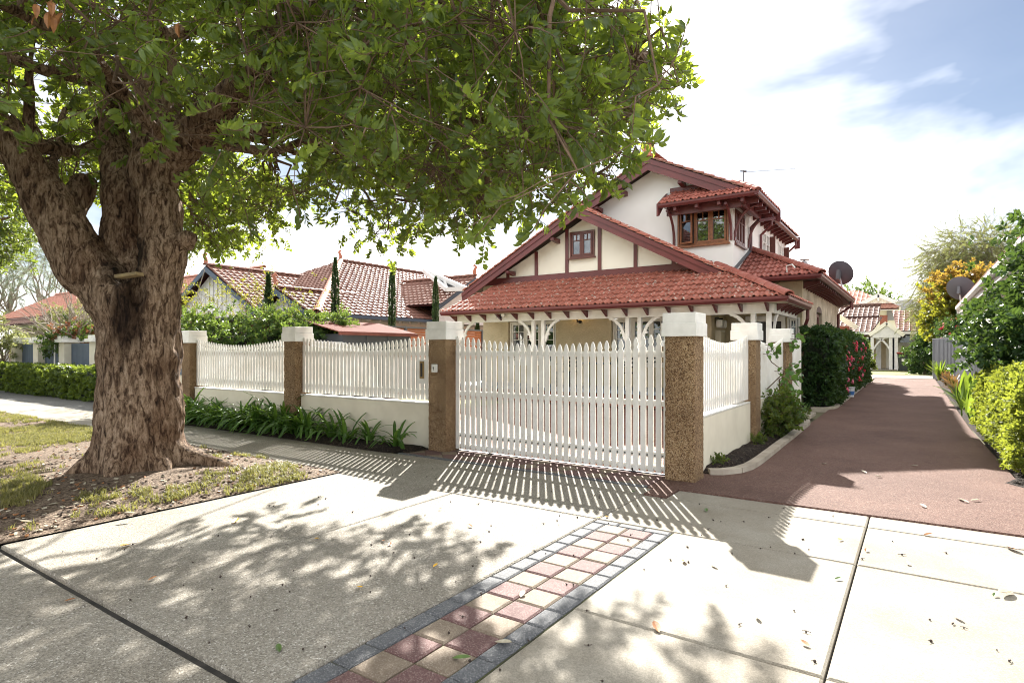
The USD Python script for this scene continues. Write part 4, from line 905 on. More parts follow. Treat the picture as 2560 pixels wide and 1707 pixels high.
for sg in (-1, 1):
    put(sl, 'lamp', MB().tube([c + [sg * .05, 0, 0], c + [sg * .12, -.09, -.02]], [.05, .07], 12), 'black_metal'); put(sl, 'lens', MB().tube([c + [sg * .122, -.092, -.02], c + [sg * .124, -.095, -.021]], [.058, .058], 12), 'cap_white')
put(sl, 'sensor', MB().add(trimesh.creation.icosphere(1, .035).apply_translation(c + [0, -.05, -.08])), 'black_metal')
def garden_chair(x, rot, label):
    t = thing('verandah_chair', label, 'chair', (x, 15.5, .42)); b = .42
    def put2(n, mb): put(t, n, mb, 'black_metal')
    put2('seat', MB().cbox(x - .24, x + .24, 15.26, 15.74, b + .43, b + .46, .01))
    for dx in (-.22, .22):
        put2('leg', MB().beam((x + dx, 15.28, b), (x + dx, 15.28, b + .43), .03, .03, (0, 1, 0))); put2('leg', MB().beam((x + dx, 15.74, b), (x + dx, 15.76, b + .95), .03, .03, (0, 1, 0)))
        put2('arm', MB().beam((x + dx, 15.25, b + .66), (x + dx, 15.75, b + .66), .035, .025))
    for z in (.6, .72, .84, .93): put2('back_slat', MB().box(x - .22, x + .22, 15.74, 15.76, b + z - .03, b + z + .03))
garden_chair(-8.6, 0, 'black slatted verandah chair left of the dark table, seen between the gate pickets')
garden_chair(-6.6, 0, 'black slatted verandah chair right of the dark table, seen between the gate pickets')
t = thing('verandah_table', 'dark table between two chairs on the verandah', 'table', (-7.6, 15.5, .42))
put(t, 'table_top', MB().cbox(-8.1, -7.1, 15.2, 15.8, 1.1, 1.14, .01), 'slat_blue')
for dx in (-.42, .42):
    for y in (15.25, 15.75): put(t, 'leg', MB().box(-7.6 + dx - .03, -7.6 + dx + .03, y - .03, y + .03, .42, 1.1), 'slat_blue')
# ---------------------------------------------------------------- neighbouring buildings
N = thing('neighbour_house', 'neighbouring house with brown tiled hip roofs and slate blue gable boards', 'house', (-25.8, 22, 0))
def roof(parent, poly, mat, ttw=.3, gg=.33, skip=(0,)):
    r = part(parent, 'roof'); deck(poly, r); tiles(poly, r, mat, tw=ttw, gauge=gg, single=False, skip=skip); return r
ex, ez, s = -19.2, 2.95, .51
hz = ez + s * 6.6
A = (-25.8, 21.3, hz)
r = roof(N, [(ex, 14.7, ez), (ex, 40, ez), (-25.8, 40, hz), A], 'tile_brown')
ridge((ex, 14.7, ez + .04), np.array(A) + [0, 0, .05], r, 'tile_pale', single=False, r=.15); ridge(np.array(A) + [0, 0, .05], (-25.8, 40, hz + .05), r, 'tile_brown', single=False, r=.15)
r = roof(N, [(-32.4, 14.7, ez), (ex, 14.7, ez), A, A], 'tile_brown') if False else part(N, 'roof')
tri = [(-32.4, 14.7, ez), (ex, 14.7, ez), A]
deck(tri, r); tiles(tri, r, 'tile_brown', single=False)
# small street gable, right
def gable(x, z, s, y0, y1, half, bargecol, name_mat='tile_brown', wallmat='weatherboard', board=.22):
    zz = z - s * half
    r = roof(N, [(x + half, y0, zz), (x + half, y1, zz), (x, y1, z), (x, y0, z)], name_mat)
    rl = [(x - half, y1, zz), (x - half, y0, zz), (x, y0, z), (x, y1, z)]; deck(rl, r); tiles(rl, r, name_mat, single=False)
    ridge((x, y0 - .05, z + .05), (x, y1, z + .05), r, name_mat, single=False, r=.13)
    put(N, 'gable_wall', MB().prism([(x - half + .3, zz - .2), (x + half - .3, zz - .2), (x, z - .2)], 'y', y0 + .35, y0 + .4), wallmat)
    for sg in (-1, 1):
        put(N, 'barge_board', MB().prism([(x, z - .02), (x, z - board - .05), (x + sg * half, zz - board), (x + sg * half, zz - .02)], 'y', y0 - .04, y0), bargecol)
    for k in range(-3, 4): put(N, 'gable_batten', MB().box(x + k * .35 - .03, x + k * .35 + .03, y0 + .3, y0 + .345, zz - .2, z - .3 - s * abs(k * .35)), wallmat)
    f = part(N, 'finial'); p = np.array([x, y0, z + .1])
    put(f, 'scroll', MB().tube([p, p + [0, 0, .2], p + [.0, -.1, .38], p + [0, -.02, .48], p + [0, .06, .42]], [.09, .08, .07, .06, .03], 8), 'terracotta', smooth=60)
gable(-21.4, 4.0, .5, 14.4, 18.5, 2.2, 'blue_trim')
gable(-26.5, 5.3, .55, 14.3, 20.5, 3.9, 'blue_trim')
f = part(N, 'finial'); p = np.array(A) + [0, 0, .1]; put(f, 'scroll', MB().tube([p, p + [0, 0, .2], p + [.0, -.1, .38], p + [0, -.02, .48], p + [0, .06, .42]], [.09, .08, .07, .06, .03], 8), 'terracotta', smooth=60)
# cross gable towards the fence
zc, yc, hc, sc = 5.2, 23.6, 2.7, .57
r = roof(N, [(-23, yc - hc, zc - sc * hc), (-18.4, yc - hc, zc - sc * hc), (-18.4, yc, zc), (-23, yc, zc)], 'tile_brown', skip=(0, 1))
b = [(-18.4, yc + hc, zc - sc * hc), (-23, yc + hc, zc - sc * hc), (-23, yc, zc), (-18.4, yc, zc)]; deck(b, r); tiles(b, r, 'tile_brown', single=False)
ridge((-18.35, yc, zc + .05), (-23.5, yc, zc + .05), r, 'tile_brown', single=False, r=.13)
put(N, 'gable_wall', MB().prism([(yc - hc + .3, 2.8), (yc + hc - .3, 2.8), (yc + hc - .3, zc - sc * hc - .2), (yc, zc - .2), (yc - hc + .3, zc - sc * hc - .2)], 'x', -18.9, -18.8), 'weatherboard')
for sg in (-1, 1): put(N, 'barge_board', MB().prism([(yc, zc - .02), (yc, zc - .3), (yc + sg * hc, zc - sc * hc - .27), (yc + sg * hc, zc - sc * hc - .02)], 'x', -18.42, -18.36), 'blue_trim')
put(N, 'gable_window', MB().box(-18.79, -18.77, yc - .5, yc + .5, 3.1, 4.0), 'grey_metal')
f = part(N, 'finial'); p = np.array([-18.4, yc, zc + .1]); put(f, 'scroll', MB().tube([p, p + [0, 0, .2], p + [.1, 0, .38], p + [.02, 0, .48], p + [-.06, 0, .42]], [.09, .08, .07, .06, .03], 8), 'terracotta', smooth=60)
# white framed roof gablet
P0 = on_depth(1060, 672, 30.5); g = part(N, 'roof_gablet')
q = [on_depth(1060, 676, 31), on_depth(1165, 722, 27.5), on_depth(1118, 724, 28.0)]
for a_, b_ in ((0, 1), (1, 2), (2, 0)): put(g, 'gablet_frame', MB().beam(q[a_], q[b_], .16, .2), 'weatherboard')
put(g, 'gablet_frame', MB().beam((q[0] + q[1]) / 2, q[2], .1, .12), 'weatherboard')
nrm = np.cross(q[1] - q[0], q[2] - q[0]); nrm /= np.linalg.norm(nrm); nrm *= -np.sign(nrm @ FWD)
put(g, 'gablet_opening', MB().slab3([x - nrm * .08 for x in q], .03), 'dark_interior')
put(N, 'gutter', MB().box(ex - .02, ex + .1, 14.7, 40, ez - .14, ez + .0), 'blue_trim')
put(N, 'eave', MB().box(ex - .6, ex - .02, 14.9, 40, ez - .12, ez - .1), 'weatherboard')
put(N, 'side_wall', MB().box(-20.0, -19.8, 15.3, 40, 0, ez - .1).box(-32, -20.0, 15.3, 15.5, 0, ez - .1), 'weatherboard')
for y in np.arange(16, 30, 3.0):
    put(N, 'verandah_post', MB().box(-19.5, -19.38, y, y + .12, 0, ez - .12), 'weatherboard')
for y in np.arange(17, 30, 6.0): put(N, 'window', MB().box(-19.798, -19.77, y, y + 1.6, 1.2, 2.4), 'dark_interior')
for y in np.arange(15, 30, .6): put(N, 'rafter_tail', MB().box(ex - .5, ex - .03, y, y + .06, ez - .22, ez - .121), 'weatherboard')
# far left house
L = thing('left_house', 'house with pale terracotta roof and deep verandah behind the white pillared wall at left', 'house', (-45, 14.5, 0))
a, b = on_depth(-150, 790, 36), on_depth(190, 791, 33); 
y0 = 14.2
def lroof(x0, x1, y0, z0, y1, z1, mat):
    q = [(x0, y0, z0), (x1, y0, z0), (x1 - (y1 - y0) * .3, y1, z1), (x0, y1, z1)]
    r = part(L, 'roof'); deck(q, r); tiles(q, r, mat, single=False); ridge((x0, y1, z1 + .05), (x1 - (y1 - y0) * .3, y1, z1 + .05), r, mat, single=False, r=.15); return r
lroof(-60, -29, 15.5, 3.85, 19.6, 6.1, 'tile_pale')
put(L, 'gutter', MB().box(-56, -29, 15.4, 15.5, 3.66, 3.8), 'weatherboard')
lroof(-56, -33.5, 13.9, 3.2, 15.4, 3.65, 'tile_dark')
put(L, 'verandah_beam', MB().box(-56, -33.5, 14.0, 14.1, 2.9, 3.18), 'leaf_olive')
put(L, 'wall', MB().box(-56, -29.4, 16.0, 16.2, 0, 3.75), 'stucco_pale')
for x in (-52, -46, -40.5, -38): put(L, 'verandah_post', MB().box(x, x + .2, 14.0, 14.2, 0, 2.9), 'weatherboard')
for x in (-50, -43.5, -39.6): put(L, 'window', MB().box(x, x + 1.6, 15.95, 15.998, .8, 2.3), 'dark_interior')
for x in np.arange(-55, -30, .8): put(L, 'rafter_tail', MB().box(x, x + .1, 15.52, 15.9, 3.55, 3.65), 'weatherboard')
# white pillared wall with slate slats
ly = 9.0
xs_ = [-31.4, -28.9, -26.3, -23.6, -20.9]
for i, x in enumerate(xs_):
    t = thing('wall_pillar', ['white rendered pillar at the left frame edge of the slatted wall', 'white rendered pillar, second from the left in the slatted wall', 'white rendered pillar right of the slatted pedestrian gate', 'widest white pillar at the right end of the slatted wall near the trunk', 'white pillar of the slatted wall hidden behind the tree trunk'][i], 'pillar', (x, ly, 0))
    put(t, 'shaft', MB().cbox(x - .25, x + .25, ly - .25, ly + .25, -.05, 1.78, .01), 'white_render')
    put(t, 'cap', MB().cbox(x - .36, x + .36, ly - .36, ly + .36, 1.78, 1.9, .01).cbox(x - .28, x + .28, ly - .28, ly + .28, 1.898, 2.02, .01), 'cap_white')
for i, (a, b) in enumerate(zip(xs_[:-1], xs_[1:])):
    t = thing('slat_panel', ['slate blue vertical slat infill at the far left of the white wall', 'slate blue slat infill with the pedestrian gate in the white wall', 'slate blue vertical slat infill between the third and fourth pillars', 'slate blue vertical slat infill just left of the tree trunk'][i], 'fence panel', ((a + b) / 2, ly, 0))
    n = int((b - a - .5) / .075)
    for k in range(n): put(t, 'slat', MB().box(a + .26 + k * .075, a + .26 + k * .075 + .05, ly - .02, ly + .02, .3, 1.74), 'slat_blue')
    put(t, 'backing', MB().box(a + .25, b - .25, ly + .03, ly + .05, .3, 1.72), 'slat_blue')
    put(t, 'base', MB().box(a + .25, b - .25, ly - .08, ly + .12, -.05, .3), 'white_render')
    if i == 1: put(t, 'gate_stile', MB().box((a + b) / 2 - .06, (a + b) / 2 + .06, ly - .04, ly - .021, .3, 1.74), 'cap_white')
# timber slat side fence
F = thing('timber_fence', 'orange timber slat fence with grey posts on the side boundary', 'fence', (-16, 18, 0))
for k, y in enumerate(np.arange(9, 34, 2.4)):
    put(F, 'post', MB().box(-16.05, -15.93, y, y + .1, 0, 2.4), 'grey_metal')
    for z in np.arange(1.1, 2.32, .105): put(F, 'slat', MB().box(-16.02, -15.99, y + .1, y + 2.4, z, z + .09), 'slat_timber')
    put(F, 'top_rail', MB().box(-16.04, -15.94, y + .1, y + 2.4, 2.33, 2.39), 'grey_metal')
    put(F, 'base_panel', MB().box(-16.03, -15.98, y + .1, y + 2.4, 0, 1.08), 'grey_metal')
S = thing('garden_shed', 'dark grey shed with corrugated red metal roof beside the hedge', 'shed', (-14.6, 12.9, 0))
put(S, 'wall', MB().box(-15.3, -13.85, 11.5, 14.3, 0, 1.98), 'grey_metal')
mb = MB()
for y in np.arange(11.3, 14.5, .1):
    mb.beam((-15.5, y, 2.42), (-13.7, y, 2.03), .05, .03); mb.beam((-15.5, y + .05, 2.405), (-13.7, y + .05, 2.015), .06, .02)
put(S, 'roof_sheet', mb, 'red_metal_roof'); 
for y in (11.5, 12.4, 13.3, 14.25): put(S, 'wall_rib', MB().box(-13.85, -13.82, y, y + .05, 0, 1.97), 'grey_metal')
put(S, 'gutter', MB().box(-13.78, -13.68, 11.3, 14.5, 1.94, 2.02), 'red_metal_roof')
# car behind the left panel
C = thing('parked_car', 'white car parked behind the left picket panel, only its roof showing', 'car', (-13.0, 9.6, 0))
def carbody(x, y):
    prof = [(-2.2, .35), (-2.25, .7), (-2.1, .95), (-1.3, 1.05), (-.55, 1.62), (.0, 1.74), (1.1, 1.72), (1.75, 1.55), (2.05, 1.05), (2.15, .8), (2.15, .35)]
    V = []; ws = [.8, .86, .86, .84, .62, .58, .58, .62, .8, .84, .8]
    for sgn in (-1, 1):
        for (a, b), w in zip(prof, ws): V.append((x + sgn * w, y + a, b))
    k = len(prof); f = []
    for i in range(k - 1): f.append((i, i + 1, k + i + 1, k + i))
    f.append((k - 1, 0, k, 2 * k - 1)); mb = MB().raw(V, f)
    c = Polygon(prof); tt, ff = trimesh.creation.triangulate_polygon(c, engine='earcut')
    from scipy.interpolate import griddata
    for sgn in (-1, 1):
        idx = [int(np.argmin([np.hypot(a - p[0], b - p[1]) for p in prof])) for a, b in tt]
        mb.raw([V[i + (0 if sgn < 0 else k)] for i in idx], ff if sgn < 0 else ff[:, ::-1])
    return mb
cb = carbody(-13.6, 9.7).mesh(); cb.merge_vertices(); cb.fix_normals()
put(C, 'body', cb, 'car_white', smooth=35)
put(C, 'windscreen', MB().poly3([(-14.16, 8.5, 1.12), (-13.04, 8.5, 1.12), (-13.08, 9.1, 1.6), (-14.12, 9.1, 1.6)]), 'dark_interior')
for sx in (-.86, .74):
    for y in (8.3, 11.1): put(C, 'wheel', MB().tube([(-13.6 + sx, y, .33), (-13.6 + sx + .14, y, .33)], .33, 18), 'rubber')
# back house with portico at the end of the drive
B = thing('back_house', 'cream and brick house with white portico at the end of the drive', 'house', (-3, 52, 0))
bz = .1
put(B, 'lower_wall', MB().box(-14, 8, 53.5, 53.8, 0, 3.1), 'gable_cream')
mb = MB().box(-4.4, -3.6, 53.3, 53.49, 0, 2.9)
put(B, 'brick_quoin', mb, 'brick_red')
for k in range(4): put(B, 'quoin_block', MB().box(-3.6, -3.1 + .0, 53.3, 53.49, .3 + k * .7, .65 + k * .7), 'brick_red')
put(B, 'limestone_panel', MB().box(-3.6, -1.9, 53.42, 53.495, 0, 2.9), 'limestone')
def P(px, py, y): return on_y(px, py, y)
py_ = 50.0
def bx(px): return on_y(px, 800, py_)[0]
pr = part(B, 'portico')
gA, gL, gR = on_y(2217, 807, py_), on_y(2173, 836, py_), on_y(2260, 837, py_)
put(pr, 'pediment', MB().prism([(gL[0] + .25, gL[2]), (gR[0] - .25, gR[2]), (gA[0], gA[2] - .2)], 'y', py_ + .02, py_ + .1), 'weatherboard')
for e in (gL, gR): put(pr, 'barge_board', MB().beam(gA, e - [0, 0, .05], .1, .26), 'gable_cream')
for e, o in ((gL, 1), (gR, 0)):
    q = [e, gA, gA + [0, 4, 0], e + [0, 4, 0]] if True else None
    n_ = np.cross(q[1] - q[0], q[2] - q[1])
    if n_[2] < 0: q = [e + [0, 4, 0], gA + [0, 4, 0], gA, e]
    q = [q[k] + np.array([0, 0, .06]) for k in range(4)]
    put(pr, 'roof', MB().slab3(q, .08), 'tile_dark')
put(pr, 'beam', MB().box(gL[0] + .2, gR[0] - .2, py_ - .02, py_ + .12, gL[2] - .25, gL[2]), 'weatherboard')
for px in (2170, 2178, 2193, 2229, 2238):
    x = bx(px); put(pr, 'post', MB().box(x - .16, x + .16, py_ + (0.0 if px != 2193 else 1.6), py_ + (.3 if px != 2193 else 1.9), .05, gL[2] - .2), 'weatherboard')
for px, sg in ((2182, 1), (2226, -1), (2165, -1)):
    x = bx(px); pts = [np.array([x + sg * .9 * t, py_ + .1, gL[2] - .25 - .9 * (1 - t) ** 2]) for t in np.linspace(0, 1, 6)]
    put(pr, 'bracket', MB().tube(pts, .07, 6), 'weatherboard')
rb = on_y(2105, 830, py_ + .5)
q = [(-13, py_ + .5, rb[2]), (bx(2178), py_ + .5, rb[2]), (bx(2200), py_ + 3.5, rb[2] + 1.2), (-13, py_ + 3.5, rb[2] + 1.2)]
r = part(B, 'lower_roof'); deck(q, r); tiles(q, r, 'tile_dark', single=False, tw=.34, gauge=.4)
q2 = [(-13, py_ + 3.4, rb[2] + 1.25), (bx(2192), py_ + 3.4, rb[2] + 1.25), (bx(2192), py_ + 6.0, rb[2] + 2.25), (-13, py_ + 6.0, rb[2] + 2.25)]
deck(q2, r); tiles(q2, r, 'tile_dark', single=False, tw=.34, gauge=.4)
ridge((-13, py_ + 6.0, rb[2] + 2.3), (bx(2192), py_ + 6.0, rb[2] + 2.3), r, 'tile_dark', single=False, r=.2)
fq = [(bx(2243), py_ + .5, rb[2]), (9, py_ + .5, rb[2]), (9, py_ + 5, rb[2] + 1.7), (bx(2225), py_ + 5, rb[2] + 1.7)]
deck(fq, r); tiles(fq, r, 'tile_brown', single=False, tw=.34, gauge=.4)
put(B, 'gutter', MB().box(-13, bx(2175), py_ + .38, py_ + .5, rb[2] - .22, rb[2] - .02).box(bx(2241), 9, py_ + .38, py_ + .5, rb[2] - .22, rb[2] - .02), 'weatherboard')
uw = on_y(2150, 760, 60)
eu = on_y(2095, 773, 59.3)
put(B, 'upper_wall', MB().box(-14, on_y(2248, 790, 60)[0], 60, 60.3, 3, eu[2] - .05), 'gable_cream'); put(B, 'chimney', MB().box(on_y(2200, 790, 58)[0], on_y(2218, 790, 58)[0], 58, 58.8, 3, on_y(2200, 788, 58)[2]), 'brick_red')
eu = on_y(2095, 773, 59.3); ap = on_y(2128, 727, 64)
xr = on_y(2252, 770, 59.3)[0]
q = [(-16, 59.3, eu[2]), (xr, 59.3, eu[2]), (ap[0] + .6, 64.5, ap[2]), (-16, 64.5, ap[2])]
r = part(B, 'upper_roof'); deck(q, r); tiles(q, r, 'tile_pale', single=False, tw=.36, gauge=.42)
put(B, 'upper_gutter', MB().box(-16, xr, 59.15, 59.3, eu[2] - .25, eu[2]), 'weatherboard')
g0 = [on_y(2152, 760, 58.2), on_y(2242, 757, 58.2), on_y(2196, 738, 58.2)]
put(B, 'upper_gable', MB().prism([(p[0], p[2]) for p in g0], 'y', 58.25, 58.4), 'gable_cream')
for a_ in (0, 1): put(B, 'upper_barge', MB().beam(g0[a_], g0[2], .2, .32), 'weatherboard')
put(B, 'spike', MB().box(g0[2][0] - .06, g0[2][0] + .06, 58.1, 58.2, g0[2][2] - .5, g0[2][2] + 1.1), 'weatherboard')
sk = [on_y(2140, 772, 57.6), on_y(2248, 770, 57.6), on_y(2230, 757, 58.6), on_y(2160, 759, 58.6)]
r = part(B, 'upper_skirt_roof'); deck(sk, r, thick=.1); tiles(sk, r, 'tile_pale', single=False, tw=.36, gauge=.42)
w = on_y(2217, 795, 59.98); put(B, 'upper_window', MB().box(w[0], w[0] + 1.9, 59.93, 59.995, w[2] - .2, w[2] + 1.5), 'steel')
windowset(B, on_y(2241, 862, 53.45), X1, -Y1, 3.2, 1.75, 2, 'weatherboard', depth=.12, fw=.12, split=.5, mullion=.06)
windowset(B, on_y(2280, 862, 53.45), X1, -Y1, 2.4, 1.75, 2, 'weatherboard', depth=.12, fw=.12, split=.5, mullion=.06)
put(B, 'porch_floor', MB().box(bx(2165), bx(2242), py_ - .1, 53.3, 0.0, .12), 'smooth_concrete')
for px, lid, lab in ((2259, 'bin_red', 'dark wheelie bin with a red lid by the back house wall'), (2281, 'bin_yellow', 'dark wheelie bin with a yellow lid by the back house wall')):
    c = on_y(px, 895, 48.8); t = thing('wheelie_bin', lab, 'bin', (c[0], 48.8, .05)); h = 1.25
    v = [(c[0] + sx * w_, 48.8 + sy * w_, z) for z, w_ in ((.1, .26), (h, .36)) for sy in (-1, 1) for sx in (-1, 1)]
    put(t, 'body', MB().raw(v, [(0, 2, 3, 1), (4, 5, 7, 6), (0, 1, 5, 4), (2, 6, 7, 3), (0, 4, 6, 2), (1, 3, 7, 5)]), 'bin_green')
    put(t, 'lid', MB().cbox(c[0] - .4, c[0] + .4, 48.38, 49.2, h, h + .1, .03), lid)
    for sx in (-.3, .22): put(t, 'wheel', MB().tube([(c[0] + sx, 49.1, .15), (c[0] + sx + .08, 49.1, .15)], .12, 12), 'rubber')
    if 'red' in lab: put(t, 'sticker', MB().box(c[0] - .1, c[0] + .1, 48.45, 48.47, .72, .9), 'cap_white')
# house on the right of the drive
Rr = thing('right_house', 'neighbouring house at right with white gutter, behind the camellia tree', 'house', (4, 28, 0))
rx, rz = 1.6, 3.5
q = [(rx, 35, rz), (rx, 12, rz), (rx + 5, 12, rz + 2.4), (rx + 5, 30, rz + 2.4)]
q = [q[0], q[1], q[2], q[3]]
nn = np.cross(np.array(q[1]) - q[0], np.array(q[2]) - q[1])
if nn[2] < 0: q = [q[1], q[0], q[3], q[2]]
r = part(Rr, 'roof'); deck(q, r); tiles(q, r, 'tile_brown', single=False)
q = [(rx, 35, rz), (rx + 5, 30, rz + 2.4), (rx + 10, 35, rz)]
nn = np.cross(np.array(q[1]) - q[0], np.array(q[2]) - q[1])
if nn[2] < 0: q = [q[0], q[2], q[1]]
deck(q, r)
put(Rr, 'side_wall', MB().box(2.1, 2.3, 12, 34.4, 0, 3.4), 'gable_cream')
mb = MB(); gutter(Rr, (rx + .08, 35, rz - .12), (rx + .08, 12, rz - .12), -X1, mat='weatherboard', s=.14)
put(Rr, 'fascia', MB().box(rx + .08, rx + .12, 12, 35, rz - .28, rz - .02).box(rx + .0, rx + 5, 35, 35.05, rz - .28, rz - .02), 'weatherboard')
put(Rr, 'eave_lining', MB().box(rx + .12, 2.1, 12, 34.98, rz - .26, rz - .24), 'weatherboard')
for y in np.arange(14, 35, .5): put(Rr, 'rafter_tail', MB().box(rx + .13, 2.08, y, y + .06, rz - .36, rz - .262), 'weatherboard')
put(Rr, 'downpipe', MB().tube([(rx + .2, 34.2, rz - .2), (rx + .2, 34.2, rz - .45), (2.04, 34.2, rz - .6), (2.04, 34.2, 0)], .05, 8), 'weatherboard')
def dish(c, r, label, base):
    t = thing('satellite_dish', label, 'satellite dish', base); c = np.asarray(c, float)
    ax = np.array([.35, .85, .38]); ax /= np.linalg.norm(ax)     # the dish looks away from the street
    s_ = np.cross(ax, Z1); s_ /= np.linalg.norm(s_); u_ = np.cross(s_, ax); v = []; nr = 5; na = 28
    for k in range(nr + 1):
        rr = r * k / nr
        for i in range(na):
            a = 2 * math.pi * i / na; v.append(c + (s_ * math.cos(a) + u_ * math.sin(a) * 1.0) * rr + ax * (.22 * rr * rr / r))
    f = [(k * na + i, k * na + (i + 1) % na, (k + 1) * na + (i + 1) % na, (k + 1) * na + i) for k in range(nr) for i in range(na)]
    put(t, 'reflector', MB().raw(v, f), 'dish_grey', smooth=True)
    put(t, 'mast', MB().tube([base, np.asarray(base) + [0, 0, .0] + (c - np.asarray(base)) * .6, c - ax * .08], [.03, .03, .03], 8), 'steel')
    put(t, 'bracket', MB().beam(c - ax * .02 + Z1 * .12, c - ax * .1 - Z1 * .18, .16, .1, up=s_), 'grey_metal')
    put(t, 'feed_arm', MB().tube([c - u_ * r * .95, c - u_ * r * 1.05 + ax * .2, c + ax * .5 - u_ * .2], .015, 6), 'grey_metal')
c = on_y(2098.5, 684, 24.0); dish(c, .44, 'round grey satellite dish on the cream house roof edge', (c[0] + .1, 24.0, 3.6))
c = on_y(2399, 723, 33.0); dish(c, .55, 'round grey satellite dish above the right house gutter', (c[0] + .05, 33, 3.5))
# grey corrugated fence, right of the drive
cf = thing('steel_fence', 'dark grey ribbed steel fence along the right of the drive', 'fence', (1.2, 34, 0))
pts = [np.array(p) for p in ((.72, 37.5), (1.55, 34.0), (1.75, 24.0), (1.9, 15.5))]
for a, b in zip(pts[:-1], pts[1:]):
    L_ = np.linalg.norm(b - a); d = (b - a) / L_; nrm = np.array([d[1], -d[0]]); k = 0.0
    if nrm[0] > 0: nrm = -nrm
    while k < L_ - .05:
        e = min(k + .2, L_)
        c0, c1 = a + d * k, a + d * e; m_ = a + d * (k + .06)
        ring = [c0, m_ - nrm * -.0 + nrm * .03, a + d * (k + .14) + nrm * .03, c1]
        mb = MB(); q = [(p[0], p[1], z) for z in (0.02, 2.05) for p in ring]
        mb.raw(q, [(0, 1, 5, 4), (1, 2, 6, 5), (2, 3, 7, 6)]); 
        put(cf, 'panel', mb, 'colorbond'); k = e
    put(cf, 'top_rail', MB().beam((*a, 2.07), (*b, 2.07), .06, .05), 'colorbond')
    put(cf, 'post', MB().box(a[0] + .03, a[0] + .09, a[1] - .03, a[1] + .03, 0, 2.05), 'colorbond')
# ---------------------------------------------------------------- foliage helpers
def leaf(L, W, droop=.25, fold=.25, seg=3):
    t = np.linspace(0, 1, seg + 1); w = W / 2 * np.sin(np.pi * np.clip(t * .92 + .04, 0, 1)) ** .8; w[0] = w[-1] = 0
    if seg >= 3: pass
    mid = np.c_[t * L, 0 * t, -droop * L * t ** 2]
    v = [mid[0]]; f = []
    idx = [(0, 0, 0)]
    for k in range(1, seg):
        n = len(v); v += [mid[k] + [0, w[k], w[k] * fold], mid[k], mid[k] + [0, -w[k], w[k] * fold]]; idx.append((n, n + 1, n + 2))
    v.append(mid[-1]); e = len(v) - 1; idx.append((e, e, e))
    for k in range(seg):
        (l0, m0, r0), (l1, m1, r1) = idx[k], idx[k + 1]
        if k == 0: f += [(m0, m1, l1), (m0, r1, m1)]
        elif k == seg - 1: f += [(l0, m0, m1), (m0, r0, m1)]
        else: f += [(l0, m0, m1), (l0, m1, l1), (m0, r0, r1), (m0, r1, m1)]
    return np.array(v), np.array(f)
def rot_to(d, roll=0.0, up=(0, 0, 1)):
    """rows: x axis along d, z axis as near up as can be, rolled"""
    d = np.asarray(d, float) / np.linalg.norm(d); u = np.asarray(up, float); s = np.cross(u, d)
    if np.linalg.norm(s) < 1e-3: s = np.array([0, 1.0, 0])
    s /= np.linalg.norm(s); u = np.cross(d, s)
    s2 = s * math.cos(roll) + u * math.sin(roll); u2 = np.cross(d, s2)
    return np.stack([d, s2, u2])
def sprig(rng, n, L, W, stem=.3, spread=1.0, droop=.3, down=-.35, var=.25, seg=3, fold=.3):
    mb = MB(); tw = MB()
    pts = [np.array([stem * t, .06 * stem * math.sin(3 * t), -.12 * stem * t * t]) for t in np.linspace(0, 1, 4)]
    tw.tube(pts, [.006 * (L / .1), .005 * (L / .1), .004 * (L / .1), .002 * (L / .1)], 4, cap=False)
    for k in range(n):
        t = .25 + .75 * (k + rng.random() * .6) / n; a = k * 2.4 + rng.random()
        b = np.array([stem * t, 0, -.12 * stem * t * t])
        d = np.array([.35 + .7 * t * rng.random(), math.cos(a) * spread, math.sin(a) * spread * .8 + down])
        v, f = leaf(L * (1 - var + 2 * var * rng.random()), W * (1 - var + 2 * var * rng.random()), droop * (.5 + rng.random()), fold, seg)
        mb.raw(b + v @ rot_to(d, rng.uniform(-.6, .6)), f)
    return mb.mesh(), tw.mesh()
